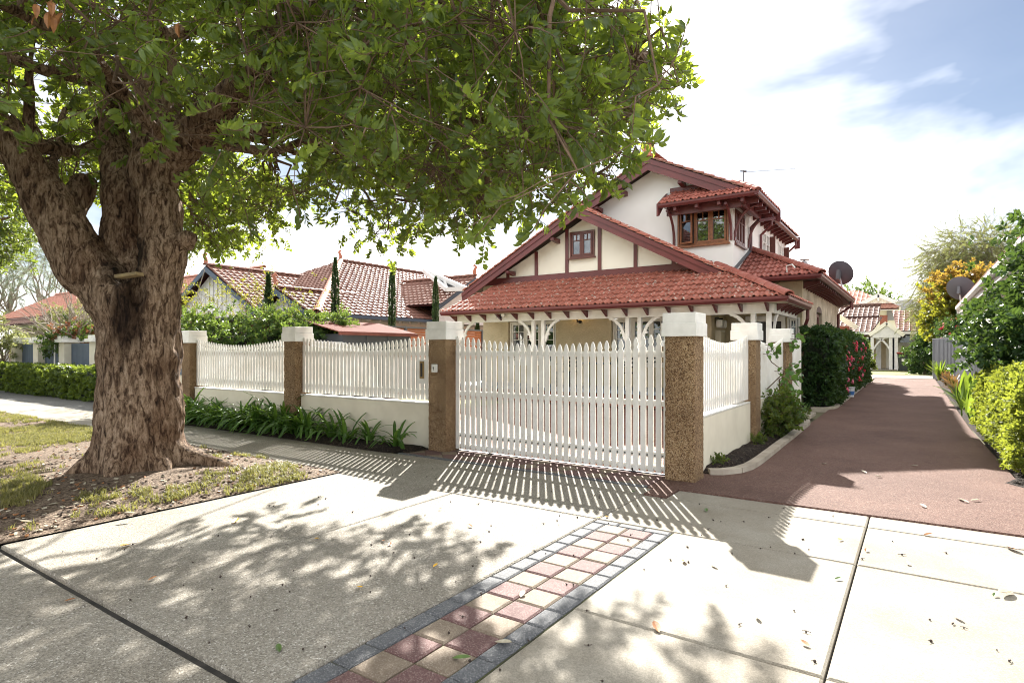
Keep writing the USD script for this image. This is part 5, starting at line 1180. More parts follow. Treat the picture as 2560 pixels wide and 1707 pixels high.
def scatter(parent, name, protos, pos, dirs=None, size=1.0, rng=RNG, kind='stuff', roll=True, label=None):
    """PointInstancer: protos = list of lists of (mesh, material)"""
    pos = np.asarray(pos, float); n = len(pos)
    if n == 0: return
    path = parent + '/' + numbered(parent, name); off = LOC.get(parent, np.zeros(3))
    pi = UsdGeom.PointInstancer.Define(stage, path); targets = []
    for k, pr in enumerate(protos):
        pp = f'{path}/shape_{k:03d}' if k else f'{path}/shape'; UsdGeom.Xform.Define(stage, pp)
        for j, (mesh, mat) in enumerate(pr): usdkit.mesh(stage, f'{pp}/leafage_{j:03d}' if j else f'{pp}/leafage', mesh, M[mat])
        targets.append(pp)
    pi.CreatePrototypesRel().SetTargets(targets)
    pi.CreatePositionsAttr(Vt.Vec3fArray.FromNumpy((pos - off).astype(np.float32)))
    pi.CreateProtoIndicesAttr(Vt.IntArray.FromNumpy(rng.integers(0, len(protos), n).astype(np.int32)))
    sz = np.broadcast_to(np.asarray(size, float), (n,)) * rng.uniform(.8, 1.2, n)
    pi.CreateScalesAttr(Vt.Vec3fArray.FromNumpy(np.repeat(sz[:, None], 3, 1).astype(np.float32)))
    q = []
    for k in range(n):
        d = dirs[k] if dirs is not None else rng.normal(size=3)
        R = rot_to(d, rng.uniform(0, 6.283) if roll is True else rng.uniform(-roll, roll))
        tr = R[0, 0] + R[1, 1] + R[2, 2]
        Rm = R.T
        w_ = math.sqrt(max(0, 1 + tr)) / 2
        if w_ > 1e-3: xq, yq, zq = (Rm[2, 1] - Rm[1, 2]) / (4 * w_), (Rm[0, 2] - Rm[2, 0]) / (4 * w_), (Rm[1, 0] - Rm[0, 1]) / (4 * w_)
        else: xq, yq, zq = 0, 0, 1
        q.append(Gf.Quath(float(w_), float(xq), float(yq), float(zq)))
    pi.CreateOrientationsAttr(Vt.QuathArray(q))
    tag(pi.GetPrim(), label=label, kind=kind)
    return path
def sprigs(seed, k, n, L, W, mat, twig='twig', **kw):
    rng = np.random.default_rng(seed); out = []
    for _ in range(k):
        a, b = sprig(rng, n, L, W, **kw); out.append([(a, mat), (b, twig)] if twig else [(a, mat)])
    return out
def inside(pts2, poly):
    import matplotlib.path as mp
    return mp.Path(poly).contains_points(pts2)
try:
    import matplotlib.path
except Exception:
    def inside(pts2, poly):
        x, y = pts2[:, 0], pts2[:, 1]; c = np.zeros(len(x), bool); n = len(poly)
        for i in range(n):
            (x0, y0), (x1, y1) = poly[i], poly[(i + 1) % n]
            if y0 == y1: continue
            t = ((y0 > y) != (y1 > y)) & (x < (x1 - x0) * (y - y0) / (y1 - y0) + x0); c ^= t
        return c
def surface_nets(F, o, h):
    neg = F < 0; nx, ny, nz = F.shape
    c = np.zeros((nx - 1, ny - 1, nz - 1), np.int8)
    for d in np.ndindex(2, 2, 2): c += neg[d[0]:nx - 1 + d[0], d[1]:ny - 1 + d[1], d[2]:nz - 1 + d[2]]
    act = (c > 0) & (c < 8); I = np.argwhere(act); idx = -np.ones(act.shape, int); idx[act] = np.arange(len(I))
    acc = np.zeros((len(I), 3)); cnt = np.zeros(len(I))
    corners = list(np.ndindex(2, 2, 2))
    for a in corners:
        for ax in range(3):
            if a[ax]: continue
            b = list(a); b[ax] = 1; b = tuple(b)
            fa = F[I[:, 0] + a[0], I[:, 1] + a[1], I[:, 2] + a[2]]; fb = F[I[:, 0] + b[0], I[:, 1] + b[1], I[:, 2] + b[2]]
            x = (fa < 0) != (fb < 0); t = np.where(x, fa / np.where(x, fa - fb, 1), 0)
            p = np.tile(np.array(a, float), (len(I), 1)); p[:, ax] += t; acc[x] += p[x]; cnt[x] += 1
    V = o + (I + acc / cnt[:, None]) * h; fs = []
    for ax in range(3):
        u, v = (ax + 1) % 3, (ax + 2) % 3
        sl0 = [slice(None)] * 3; sl1 = [slice(None)] * 3; sl0[ax] = slice(0, -1); sl1[ax] = slice(1, None)
        cr = neg[tuple(sl0)] != neg[tuple(sl1)]; E = np.argwhere(cr)
        E = E[(E[:, u] > 0) & (E[:, v] > 0) & (E[:, u] < F.shape[u] - 1) & (E[:, v] < F.shape[v] - 1)]
        def g(du, dv):
            q = E.copy(); q[:, u] -= du; q[:, v] -= dv; return idx[q[:, 0], q[:, 1], q[:, 2]]
        Q = np.stack([g(1, 1), g(0, 1), g(0, 0), g(1, 0)], 1); first = neg[E[:, 0], E[:, 1], E[:, 2]]
        Q[~first] = Q[~first][:, ::-1]; fs.append(Q[(Q >= 0).all(1)])
    return V, np.vstack(fs)

# ---------------------------------------------------------------- the street tree
TZ = 7.1
def d_at(x, y, Z): return on_depth(x * 1.0884, y * 1.0884, Z)     # from a 2352-wide view of the photograph
TB = d_at(322, 1075, TZ); TB[2] = 0
TREE = thing('street_tree', 'huge old street tree with forked trunk and spreading leafy crown over the footpath', 'tree', tuple(TB))
bones = []
def bone(p, q, r0, r1): bones.append((np.asarray(p, float), np.asarray(q, float), r0, r1))
T0, T1, T2, T3 = TB + [0, 0, -.1], d_at(322, 960, TZ), d_at(318, 800, TZ), d_at(306, 700, TZ)
bone(T0, T1, .5, .4); bone(T1, T2, .4, .37); bone(T2, T3, .37, .42)
Ra = d_at(372, 590, TZ + .05); Rb = d_at(368, 470, TZ + .15); Rc = d_at(350, 400, TZ + .2)
bone(T3 + RGT * .15, Ra, .3, .2); bone(Ra, Rb, .2, .2); bone(Rb, Rc, .2, .19)
La, Lb, Lc, Ld = d_at(200, 620, TZ - .1), d_at(115, 470, TZ - .2), d_at(22, 325, TZ - .35), d_at(-70, 210, TZ - .5)
bone(T3 - RGT * .12, La, .31, .225); bone(La, Lb, .225, .205); bone(Lb, Lc, .205, .18); bone(Lc, Ld, .18, .15)
bone(d_at(150, 540, TZ + .1), d_at(190, 425, TZ + .4), .15, .12)
M1, M2 = d_at(283, 450, TZ + .35), d_at(248, 260, TZ + .7)
bone(d_at(292, 640, TZ + .25), M1, .24, .18); bone(M1, M2, .18, .14)
K1, K2, K3 = d_at(410, 335, TZ + .2), d_at(480, 270, TZ + .1), d_at(560, 190, TZ); K4 = d_at(680, 110, TZ - .2)
bone(Rc, K1, .24, .19); bone(K1, K2, .19, .16); bone(K2, K3, .16, .14); bone(K3, K4, .14, .1)
V1, V2 = d_at(345, 260, TZ + .3), d_at(385, 90, TZ + .3)
bone(Rc, V1, .21, .17); bone(V1, V2, .17, .13)
for a, ln, r in ((0.12, 1.3, .1), (-.55, .62, .14), (-1.5, .62, .15), (-2.5, .75, .15), (2.8, .72, .14), (1.6, .7, .14), (.75, .8, .14)):
    dirn = math.cos(a) * RGT + math.sin(a) * FWD
    bone(TB + dirn * .3 + [0, 0, .28], TB + dirn * ln + [0, 0, .03 if ln < 1.2 else -.02], r * 1.15, .05)
bone(d_at(410, 556, TZ), d_at(440, 548, TZ - .03), .06, .045)
h = .03; lo_ = np.min([np.minimum(p, q) for p, q, *_ in bones], 0) - .75; hi_ = np.max([np.maximum(p, q) for p, q, *_ in bones], 0) + .5
lo_[2] = -.12; hi_[2] = min(hi_[2], 5.4)
ax_ = [np.arange(lo_[k], hi_[k], h) for k in range(3)]
def tree_sdf(Pn):
    acc = np.zeros(len(Pn), np.float32); kk = .05
    for p, q, r0, r1 in bones:
        d = (q - p).astype(np.float32); t = np.clip(((Pn - p.astype(np.float32)) @ d) / (d @ d), 0, 1)
        dist = np.linalg.norm(Pn - p.astype(np.float32) - t[:, None] * d, axis=1) - (r0 + (r1 - r0) * t)
        acc += np.exp(-np.clip(dist / kk, -30, 30))
    return -kk * np.log(acc + 1e-30)
F = np.full([len(a) for a in ax_], 1.0, np.float32)
# evaluate coarse first, fine only near the surface
st = 4; cx_ = [a[::st] for a in ax_]
G_ = np.stack(np.meshgrid(*cx_, indexing='ij'), -1).reshape(-1, 3).astype(np.float32)
fc = tree_sdf(G_).reshape([len(a) for a in cx_]); near = np.abs(fc) < .22
for I in np.argwhere(near):
    sl = tuple(slice(max(i * st - st, 0), i * st + st) for i in I); F[sl] = 2.0
F[F == 1.0] = np.repeat(np.repeat(np.repeat(fc, st, 0), st, 1), st, 2)[:F.shape[0], :F.shape[1], :F.shape[2]][F == 1.0]
idx3 = np.argwhere(F == 2.0); Pn = np.stack([ax_[k][idx3[:, k]] for k in range(3)], 1).astype(np.float32)
val = tree_sdf(Pn)
CAMB = np.stack([RGT, FWD, [0, 0, 1]], 1).astype(np.float32)
cav = np.linalg.norm(((Pn - d_at(284, 590, TZ - .25).astype(np.float32)) @ CAMB) / [.15, .45, .36], axis=1) * .2 - .2     # the dark hollow in the fork
val = np.maximum(val, -cav)
hol2 = np.linalg.norm(((Pn - d_at(300, 655, TZ - .42).astype(np.float32)) @ CAMB) / [.09, .3, .26], axis=1) * .2 - .2
val = np.maximum(val, -hol2)
F[F == 2.0] = val
V, Q = surface_nets(F, np.array([a[0] for a in ax_]), h)
t = MB().raw(V, Q).mesh()
_, _, nn = meshkit.arrays(t, True)
c0 = V - TB
ang = np.arctan2(c0 @ FWD, c0 @ RGT)
wz_ = V[:, 2:] * 0 + (meshkit.fbm(V * 3, 2, 31)[:, None] - .5) * .35
n1 = meshkit.fbm(np.c_[(V[:, :2] + wz_) * 8, V[:, 2] * 1.5], 3, 3); n2 = meshkit.noise(np.c_[V[:, :2] * 22, V[:, 2] * 5], 8); n3 = meshkit.noise(np.c_[V[:, :2] * 2.2, V[:, 2] * 1.1], 12)
rid = 1 - np.abs(2 * n1 - 1) * 1.6
amp = np.clip((V[:, 2] - .1) / .5, .25, 1)
VB = V + nn * (amp * ((n3 - .5) * .1 + np.clip(rid, -.6, 1) * .04 + (n2 - .5) * .03))[:, None]
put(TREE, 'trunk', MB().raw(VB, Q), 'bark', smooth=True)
# limbs and branches inside the crown
def bez(p, q, sag=.0, n=6, rng=RNG, wob=.12):
    p, q = np.asarray(p, float), np.asarray(q, float); t = np.linspace(0, 1, n)[:, None]; L_ = np.linalg.norm(q - p)
    w = rng.normal(size=(n, 3)) * wob * L_ * .25; w[0] = 0; w[-1] = 0
    return p + (q - p) * t + w + np.array([0, 0, 1]) * sag * L_ * (t * (1 - t)) * 4 * .25
nodes = []; limbs = MB()
def limb(p, q, r0, r1, sag=.2, n=8):
    pts = bez(p, q, sag, n, wob=.1); limbs.tube(pts, np.linspace(r0, r1, n), 9)
    for k in range(2, n): nodes.append(pts[k])
    return pts[-1]
def at_(dx, dy, z): return TB + np.array([dx, dy, 0]) + np.array([0, 0, z])
e1_ = limb(K4, at_(5.2, 2.4, 4.6), .11, .03, .35, 10); limb(K3, at_(4.4, 3.2, 3.6), .08, .02, .35); limb(K2, at_(2.5, 3.6, 3.4), .09, .02, .3)
limb(K3, at_(4.9, 0.2, 4.9), .09, .02, .3); limb(K4, at_(3.9, -1.5, 4.8), .08, .02, .3); limb(V2, at_(1.5, -3.5, 4.8), .1, .03, .3); limb(V2, at_(2.6, 1.8, 6.0), .1, .03)
limb(M2, at_(-.8, 3.6, 4.6), .1, .03, .2); limb(M2, at_(-2.4, 2.2, 5.8), .1, .03); limb(M2, at_(.4, .6, 6.6), .1, .03); limb(Ld, at_(-4.2, -1.2, 4.4), .12, .03, .2); limb(Ld, at_(-2.6, -3.4, 4.3), .1, .03)
limb(Lc, at_(-1.2, -3.2, 4.2), .07, .02, .3); limb(Lc, at_(-3.8, 2.4, 4.4), .1, .02, .2); limb(V1, at_(-.6, -3.2, 4.4), .08, .02, .3); limb(K1, at_(2.2, -2.9, 4.3), .08, .02, .3); limb(K1, at_(3.2, 2.5, 3.3), .07, .02, .4)
limb(d_at(76, 330, TZ - .2), d_at(68, 150, TZ - .3), .07, .04, 0); limb(Lb, d_at(150, 250, TZ + .6), .06, .03, 0)
# where foliage may be: the crown's own volume, open to the sun where sunlight reaches the path, open to the eye where the sky or house shows
CROWN = [(-90, -400), (-90, 470), (-20, 500), (40, 470), (110, 440), (150, 425), (200, 450), (260, 470), (330, 470), (400, 455), (418, 560), (425, 600), (470, 598), (520, 606), (560, 575), (600, 600), (640, 605), (685, 606), (695, 560), (715, 545), (760, 575), (800, 590), (870, 590), (905, 615), (930, 620), (960, 560), (1000, 545), (1040, 575), (1060, 635), (1100, 640), (1118, 600), (1150, 585), (1200, 580), (1240, 560), (1280, 520), (1330, 480), (1370, 440), (1400, 430), (1420, 440), (1425, 415), (1450, 390), (1490, 372), (1512, 345), (1506, 300), (1515, 250), (1550, 238), (1575, 225), (1592, 165), (1560, 130), (1545, 95), (1505, 60), (1480, 10), (1490, -400)]
GAPS = [([(500, 320), (600, 285), (690, 300), (705, 400), (690, 440), (640, 400), (560, 370)], .95), ([(630, 470), (700, 460), (740, 545), (700, 570)], .92), ([(45, 90), (110, 110), (150, 200), (120, 300), (40, 240), (20, 120)], .9), ([(960, 520), (1040, 520), (1040, 590), (960, 590)], .7), ([(500, 500), (560, 480), (640, 520), (600, 560)], .35), ([(150, 330), (260, 300), (330, 420), (300, 440), (180, 430)], .45), ([(250, 440), (400, 430), (410, 480), (250, 480)], .6), ([(0, 260), (150, 420), (60, 460), (-60, 330)], .75)]
SHADE = [[(0, 1430), (150, 1330), (260, 1275), (400, 1230), (560, 1205), (630, 1170), (700, 1150), (775, 1150), (785, 1185), (720, 1215), (850, 1240), (880, 1210), (1000, 1215), (1015, 1262), (1080, 1268), (1165, 1285), (1150, 1310), (1060, 1365), (950, 1430), (860, 1490), (780, 1550), (650, 1580), (0, 1580)],
         [(1335, 1355), (1420, 1330), (1520, 1370), (1530, 1440), (1690, 1440), (1760, 1480), (1810, 1580), (1040, 1580), (1140, 1500), (1290, 1400)]]
def ok_points(Pn, rng):
    Pn = np.asarray(Pn); px, Z = to_px(Pn); D = px / 1.0884
    good = Z > 3.9
    infr = (D[:, 0] > -60) & (D[:, 0] < 2412) & (D[:, 1] > -60)
    for o in ((0, 0), (20, 6), (4, 22), (-12, 4)): good &= ~(infr & ~inside(D + o, CROWN))
    for g, pr in GAPS: good &= ~(inside(D, g) & (rng.random(len(D)) < pr))
    good &= ~(inside(D, [(0, 250), (110, 240), (200, 150), (430, 130), (660, 100), (680, 180), (520, 330), (420, 460), (240, 460), (60, 440)]) & (Z < 7.3) & (rng.random(len(D)) < .6))
    s = Pn - SUN_DIR * ((Pn[:, 2] / SUN_DIR[2])[:, None])
    spx, sZ = to_px(np.c_[s[:, :2], 0 * s[:, 0]]); S = spx / 1.0884
    vis = (sZ > .5) & (S[:, 0] > -60) & (S[:, 0] < 2400) & (S[:, 1] < 1600) & (s[:, 1] < 6.4)
    ok = np.zeros(len(S), bool)
    for g in SHADE: ok |= inside(S, g)
    verge = (s[:, 0] < -5.86) & (s[:, 1] < 4.9)
    pr = np.where(ok, .12, np.where(verge, .62, .985)); pr = np.where(s[:, 0] > -1.2, np.where(ok, .1, .985), pr)
    good &= ~(vis & (rng.random(len(S)) < pr))
    return good
rng = np.random.default_rng(21)
CC = TB + np.array([.35, .35, 0]); RAD = 6.25
n0 = 14000
u = rng.uniform(-1, 1, (n0, 2)) * RAD; z = rng.uniform(2.3, 7.6, n0); rr = np.linalg.norm(u, axis=1)
P_ = np.c_[CC[0] + u[:, 0], CC[1] + u[:, 1], z]
rim = RAD * np.sqrt(np.clip(1 - ((z - 3.6) / 4.6) ** 2, 0, 1)) * np.where(z < 3.2, .98, 1)
low = 3.55 - 1.25 * (rr / RAD) ** 2.2
keep = (rr < rim) & (z > low) & (rr > 1.0)
keep &= rng.random(n0) < np.where(z > 5.4, .45, 1.0)
P_ = P_[keep]; P_ = P_[ok_points(P_, rng)]
centres = P_[:800]
nodes = np.array(nodes + [K1, K2, K3, V1, M1, Lb, Lc])
twigs = MB(); sp, sd, ss = [], [], []
for c in centres:
    dn = np.linalg.norm(nodes - c, axis=1); j = int(np.argmin(dn + .3 * np.maximum(0, nodes[:, 2] - c[2])))
    if dn[j] < 3.2:
        b = bez(nodes[j], c, .35, 6, rng, .28); twigs.tube(b, np.linspace(.02 + .006 * dn[j], .006, 6), 5, cap=False)
    k = rng.integers(16, 26); q = c + rng.normal(size=(k, 3)) * [.31, .31, .24]
    q = q[ok_points(q, rng)]
    for x in q:
        d = (x - c) + rng.normal(size=3) * .12 + [0, 0, -.12]; sp.append(x); sd.append(d)
        if rng.random() < .6: twigs.tube(bez(c, x, .1, 3, rng, .2), [.006, .005, .003], 3, cap=False)
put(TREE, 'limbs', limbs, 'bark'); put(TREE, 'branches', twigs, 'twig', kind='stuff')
TP = sprigs(5, 8, 12, .088, .042, 'leaf_tree', stem=.25, droop=.45, down=-.8, var=.4)
scatter(TREE, 'crown', TP, sp, sd, 1.0, rng)
print('crown sprigs', len(sp))
pk = thing('timber_board', 'weathered timber board wedged in the hollow of the big trunk', 'board', tuple(d_at(298, 632, TZ - .45)))
b0, b1 = d_at(272, 636, TZ - .42), d_at(321, 629, TZ - .46)
put(pk, 'board', MB().beam(b0, b1, .12, .035), 'board_timber')

rg = np.random.default_rng(8)
for cx_p, cy_p, n_, Z_ in ((118, 18, 9, 4.3), (411, 52, 1, 4.6)):
    mb = MB(); c = d_at(cx_p, cy_p, Z_)
    for k in range(n_):
        v, f = leaf(.11, .045, .5, .5, 4); mb.raw(c + rg.normal(size=3) * .035 * (n_ > 1) + v @ rot_to((rg.normal() * .5, rg.normal() * .5, -1)), f)
    put(TREE, 'dead_leaves', mb, 'brown_leaf', label='dry brown leaves hanging in the crown' if n_ > 1 else 'single dry brown hanging leaf')
# ---------------------------------------------------------------- hedges, shrubs and other trees
def hedge(name, label, x0, x1, y0, y1, z0, z1, mat, density, proto, cat='hedge', group=None, rough=.05, faces='xXyYz', seed=1, size=1.0, parent=None):
    rng = np.random.default_rng(seed); t = parent or thing(name, label, cat, ((x0 + x1) / 2, (y0 + y1) / 2, 0), group)
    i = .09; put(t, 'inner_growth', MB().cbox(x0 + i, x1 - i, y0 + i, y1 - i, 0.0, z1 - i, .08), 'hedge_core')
    pos, dr = [], []
    for f in faces:
        A = {'x': (y1 - y0) * (z1 - z0), 'X': (y1 - y0) * (z1 - z0), 'y': (x1 - x0) * (z1 - z0), 'Y': (x1 - x0) * (z1 - z0), 'z': (x1 - x0) * (y1 - y0)}[f]
        n = int(A * density); a, b = rng.random(n), rng.random(n); e = rng.normal(size=n) * rough * .6 + rough * .3
        X, Y, Zz = x0 + a * (x1 - x0), y0 + a * (y1 - y0), z0 + b * (z1 - z0)
        if f == 'x': p, d = np.c_[x0 - e, Y, Zz], [-1, 0, .3]
        elif f == 'X': p, d = np.c_[x1 + e, Y, Zz], [1, 0, .3]
        elif f == 'y': p, d = np.c_[X, y0 - e, Zz], [0, -1, .3]
        elif f == 'Y': p, d = np.c_[X, y1 + e, Zz], [0, 1, .3]
        else: p, d = np.c_[X, y0 + b * (y1 - y0), z1 + e], [0, 0, 1]
        w = (meshkit.fbm(p * 1.7, 3, seed) - .5) * rough * 3
        pos.append(p + np.array(d) * w[:, None]); dr.append(np.array(d) + rng.normal(size=(n, 3)) * .55)
    scatter(t, 'foliage', proto, np.vstack(pos), np.vstack(dr), size, rng)
    return t
def blob(t, name, c, r, n, proto, seed=1, size=1.0, shell=.55, hang=0.0, clump=.22, out=1.0, k=9):
    rng = np.random.default_rng(seed); c, r = np.asarray(c, float), np.asarray(r, float); m_ = max(1, n // k)
    d = rng.normal(size=(m_, 3)); d /= np.linalg.norm(d, axis=1, keepdims=True)
    cc = c + d * r * (shell + (1 - shell) * rng.random((m_, 1)) ** .6) * (1 + .25 * (meshkit.noise(d * 2.3, seed)[:, None] - .5))
    p = np.repeat(cc, k, 0) + rng.normal(size=(m_ * k, 3)) * clump * r.mean()
    dr = (p - c) / r * out + rng.normal(size=p.shape) * .5 + [0, 0, -hang]
    p = p[p[:, 2] > .02]; dr = dr[:len(p)]
    scatter(t, name, proto, p, dr, size, rng); return cc
def trunk_to(t, base, tops, r, seed=2, mat='bark_grey', lim=14, name='trunk'):
    rng = np.random.default_rng(seed); mb = MB(); base = np.asarray(base, float); top = np.mean(tops, 0); fork = base + (top - base) * .45
    mb.tube(bez(base, fork, 0, 6, rng, .15), np.linspace(r, r * .7, 6), 9)
    put(t, name, mb, mat, smooth=60); br = MB()
    for q in tops[:lim]: br.tube(bez(fork, q, .15, 6, rng, .2), np.linspace(r * .45, r * .08, 6), 5, cap=False)
    put(t, 'branches', br, mat, kind='stuff')
HP = sprigs(31, 4, 12, .05, .03, 'leaf_hedge', stem=.09, twig=None, down=0, droop=.2, spread=1.1)
HL = sprigs(32, 4, 11, .048, .032, 'leaf_lime', stem=.09, twig=None, down=0, droop=.15, spread=1.1)
HC = sprigs(33, 4, 9, .085, .048, 'leaf_camellia', stem=.12, twig=None, down=-.1, droop=.2, spread=1.1)
HF = sprigs(34, 4, 11, .085, .045, 'leaf_ficus', stem=.2, down=-.25, droop=.3)
hedge('box_hedge', 'clipped green box hedge in front of the white pillared wall left of the trunk', -27.4, -15.2, 7.45, 8.35, .03, .82, 'leaf_hedge', 120, HP, faces='xXyz', seed=3, rough=.035, size=1.5)
hedge('box_hedge', 'clipped box hedge at the far left frame edge, beyond the gap', -37, -28.5, 7.6, 8.5, .03, .82, 'leaf_hedge', 100, HP, faces='Xyz', seed=4, rough=.035, size=1.5)
hedge('lime_hedge', 'bright lime green hedge at the right frame edge along the drive', 1.02, 2.1, 8.5, 13.6, .12, 1.1, 'leaf_lime', 420, HL, faces='xyz', seed=5, rough=.07, size=.85)
hedge('camellia_hedge', 'tall dark green camellia hedge beside the drive, without flowers', -2.52, -1.86, 17.0, 19.2, .08, 1.92, 'leaf_camellia', 150, HC, faces='Xyz', seed=6, rough=.07)
fh = hedge('flowering_hedge', 'tall dark camellia hedge with red and pink flowers further along the drive', -2.6, -1.93, 19.3, 31.0, .08, 1.93, 'leaf_camellia', 110, HC, faces='Xyz', seed=7, rough=.08, size=1.15)
rng = np.random.default_rng(50)
for k in range(46):
    y, z = 19.8 + 8.5 * rng.random() ** 1.5, .3 + 1.45 * rng.random(); s = rng.uniform(.055, .085)
    b = trimesh.creation.icosphere(1, s); v = b.vertices * (1 + .25 * rng.normal(size=(len(b.vertices), 1))) * [.7, 1, 1]
    put(fh, 'flower', trimesh.Trimesh(v + [-1.74 + rng.random() * .07, y, z], b.faces), 'flower_red' if rng.random() < .65 else 'flower_pink')
t = thing('topiary_shrub', 'upright grey-green clipped shrub at the far end of the camellia hedge', 'shrub', (-2.1, 31.6, 0))
blob(t, 'foliage', (-2.1, 31.6, .85), (.4, .5, .85), 420, HP, 8, 1.6, shell=.8, clump=.12); put(t, 'stem', MB().tube([(-2.1, 31.6, 0), (-2.1, 31.6, .9)], .08, 8), 'bark_grey')
t = thing('ficus_hedge', 'tall loose glossy hedge behind the left picket panels with bare stems below', 'hedge', (-15.5, 10.4, 0))
for i, (y, z, ry) in enumerate(((7.7, 1.65, 1.0), (8.9, 1.7, 1.0), (10.1, 1.75, 1.0), (11.3, 1.75, 1.0), (12.4, 1.8, .9))):
    cc = blob(t, 'foliage', (-15.5, y, z), (.75, ry, .72), 520, HF, 60 + i, 1.0, shell=.5, clump=.2)
    mb = MB(); rg = np.random.default_rng(i)
    for k in range(5): mb.tube(bez((-15.5 + rg.normal() * .2, y + rg.normal() * .3, 0), cc[k], 0, 5, rg, .2), [.06, .05, .04, .03, .015], 6)
    put(t, 'stem', mb, 'twig')
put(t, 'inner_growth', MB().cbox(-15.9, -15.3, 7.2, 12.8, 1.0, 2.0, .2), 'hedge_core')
t = thing('yellow_shrub', 'thin twiggy shrub with sparse yellow leaves above the tall hedge', 'shrub', (-18.2, 10.8, 0))
mb = MB(); rg = np.random.default_rng(9); tips = []
for k in range(34):
    q = np.array([-18.2, 10.8, 2.9]) + rg.normal(size=3) * [1.0, 1.0, .75]; tips.append(q); mb.tube(bez((-18.2, 10.8, .6), q, .1, 6, rg, .2), [.035, .03, .022, .016, .01, .005], 5)
put(t, 'branches', mb, 'bare_twig', kind='stuff'); HY_ = sprigs(35, 3, 7, .06, .035, 'leaf_yellowgreen', stem=.25, spread=1.2)
rg = np.random.default_rng(10); scatter(t, 'foliage', HY_, np.repeat(tips, 16, 0) + rg.normal(size=(len(tips) * 16, 3)) * .3, None, 1.0, rg)
# pencil cypresses
HCY = sprigs(36, 3, 14, .05, .014, 'leaf_cypress', stem=.12, twig=None, down=.5, spread=.5, droop=0)
for px, top, lab in ((671, 690, 'slim pencil cypress, leftmost of the row, rising above the tall hedge'), (838, 652, 'tall slim pencil cypress right above the shed end of the hedge'), (980, 664, 'slim pencil cypress just left of the intercom gate post, in front of the tiled roof'), (1089, 697, 'slim pencil cypress standing directly above the intercom gate post'), (1194, 800, 'short pencil cypress glimpsed under the left end of the verandah')):
    b = on_x(px, 875, -16.9); zt = on_x(px, top, -16.9)[2]; t = thing('pencil_cypress', lab, 'tree', (b[0], b[1], 0))
    rg = np.random.default_rng(px); n = 1300; zz = .3 + (zt - .3) * rg.random(n); r = .115 * np.clip((zt - zz) / .9, .12, 1) * np.clip(zz + .3, 0, 1); a = rg.random(n) * 6.283
    p = np.c_[b[0] + np.cos(a) * r * .8, b[1] + np.sin(a) * r * .8, zz]; scatter(t, 'crown', HCY, p, np.c_[np.cos(a) * .5, np.sin(a) * .5, np.ones(n) * 1.6], 1.0, rg)
    put(t, 'trunk', MB().tube([(b[0], b[1], 0), (b[0], b[1], zt - .3)], [.09, .03], 8), 'hedge_core')
# right of the drive
t = thing('camellia_tree', 'big glossy dark camellia tree leaning over the right side of the drive', 'tree', (2.0, 13.9, 0))
cc = blob(t, 'crown', (2.75, 13.9, 2.7), (1.35, 2.0, 1.5), 5200, HC, 70, 1.2, shell=.25, clump=.15)
cc2 = blob(t, 'crown', (3.2, 13.2, 3.4), (1.4, 1.8, 1.2), 2400, HC, 71, 1.2, shell=.3, clump=.18)
cc3 = blob(t, 'crown', (1.75, 13.1, 1.75), (.95, 1.2, .65), 1300, HC, 72, 1.1, shell=.3, clump=.2)
trunk_to(t, (2.3, 13.9, 0), np.vstack([cc[:30], cc2[:10]]), .12, lim=40)
YO, YG = sprigs(37, 3, 10, .1, .05, 'leaf_orange', stem=.2), sprigs(38, 3, 10, .1, .05, 'leaf_yellowgreen', stem=.2)
t = thing('autumn_tree', 'yellow and orange leaved tree above the grey steel fence', 'tree', (1.7, 42.5, 0))
cc = blob(t, 'crown', (2.2, 42.5, 3.6), (1.6, 1.7, 1.8), 1500, YG, 73, 2.0, shell=.4, clump=.18); blob(t, 'crown', (2.4, 42.5, 4.9), (1.7, 1.5, 1.0), 600, YO, 74, 2.0, shell=.4, clump=.18)
blob(t, 'crown', (2.2, 42.0, 2.4), (1.4, 1.3, 1.4), 700, HC, 75, 1.8, shell=.4, clump=.2); trunk_to(t, (1.8, 42.6, 0), cc, .14)
WL = sprigs(39, 4, 26, .12, .02, 'leaf_olive', stem=.75, spread=.35, down=-.6, droop=.4)
t = thing('weeping_tree', 'feathery olive weeping tree rising behind the autumn tree', 'tree', (2.6, 50, 0))
cc = blob(t, 'crown', (3.3, 49.5, 7.0), (3.0, 2.6, 2.3), 3200, WL, 76, 1.25, shell=.35, hang=.9, clump=.2)
cc2 = blob(t, 'crown', (1.1, 47.5, 4.2), (1.1, 1.3, 1.6), 900, WL, 77, 1.1, shell=.3, hang=1.3, clump=.25)
trunk_to(t, (2.7, 50, 0), np.vstack([cc[:24], cc2[:10]]), .25, lim=34)
t = thing('ivy_shrub', 'rounded dark shrub at the left end of the grey steel fence', 'shrub', (.5, 44, 0))
blob(t, 'foliage', (.45, 43.5, 1.15), (.85, .9, 1.15), 900, HC, 78, 1.5, shell=.6, clump=.16); put(t, 'stem', MB().tube([(.45, 43.5, 0), (.45, 43.5, 1)], .1, 8), 'bark_grey')
t = thing('red_camellia', 'small camellia shrub with red flowers peeping over the steel fence', 'shrub', (1.75, 38.2, 0))
blob(t, 'foliage', (1.75, 38.4, 2.3), (.75, .8, .8), 600, HC, 79, 1.3, shell=.5, clump=.2); put(t, 'stem', MB().tube([(1.75, 38.4, 0), (1.75, 38.4, 2)], .06, 8), 'bark_grey')
rg = np.random.default_rng(3)
for k in range(18):
    d = rg.normal(size=3); d[1] = -abs(d[1]); d /= np.linalg.norm(d); put(t, 'flower', trimesh.creation.icosphere(1, .09).apply_translation(np.array([1.75, 38.4, 2.3]) + d * [.75, .8, .8]), 'flower_red')
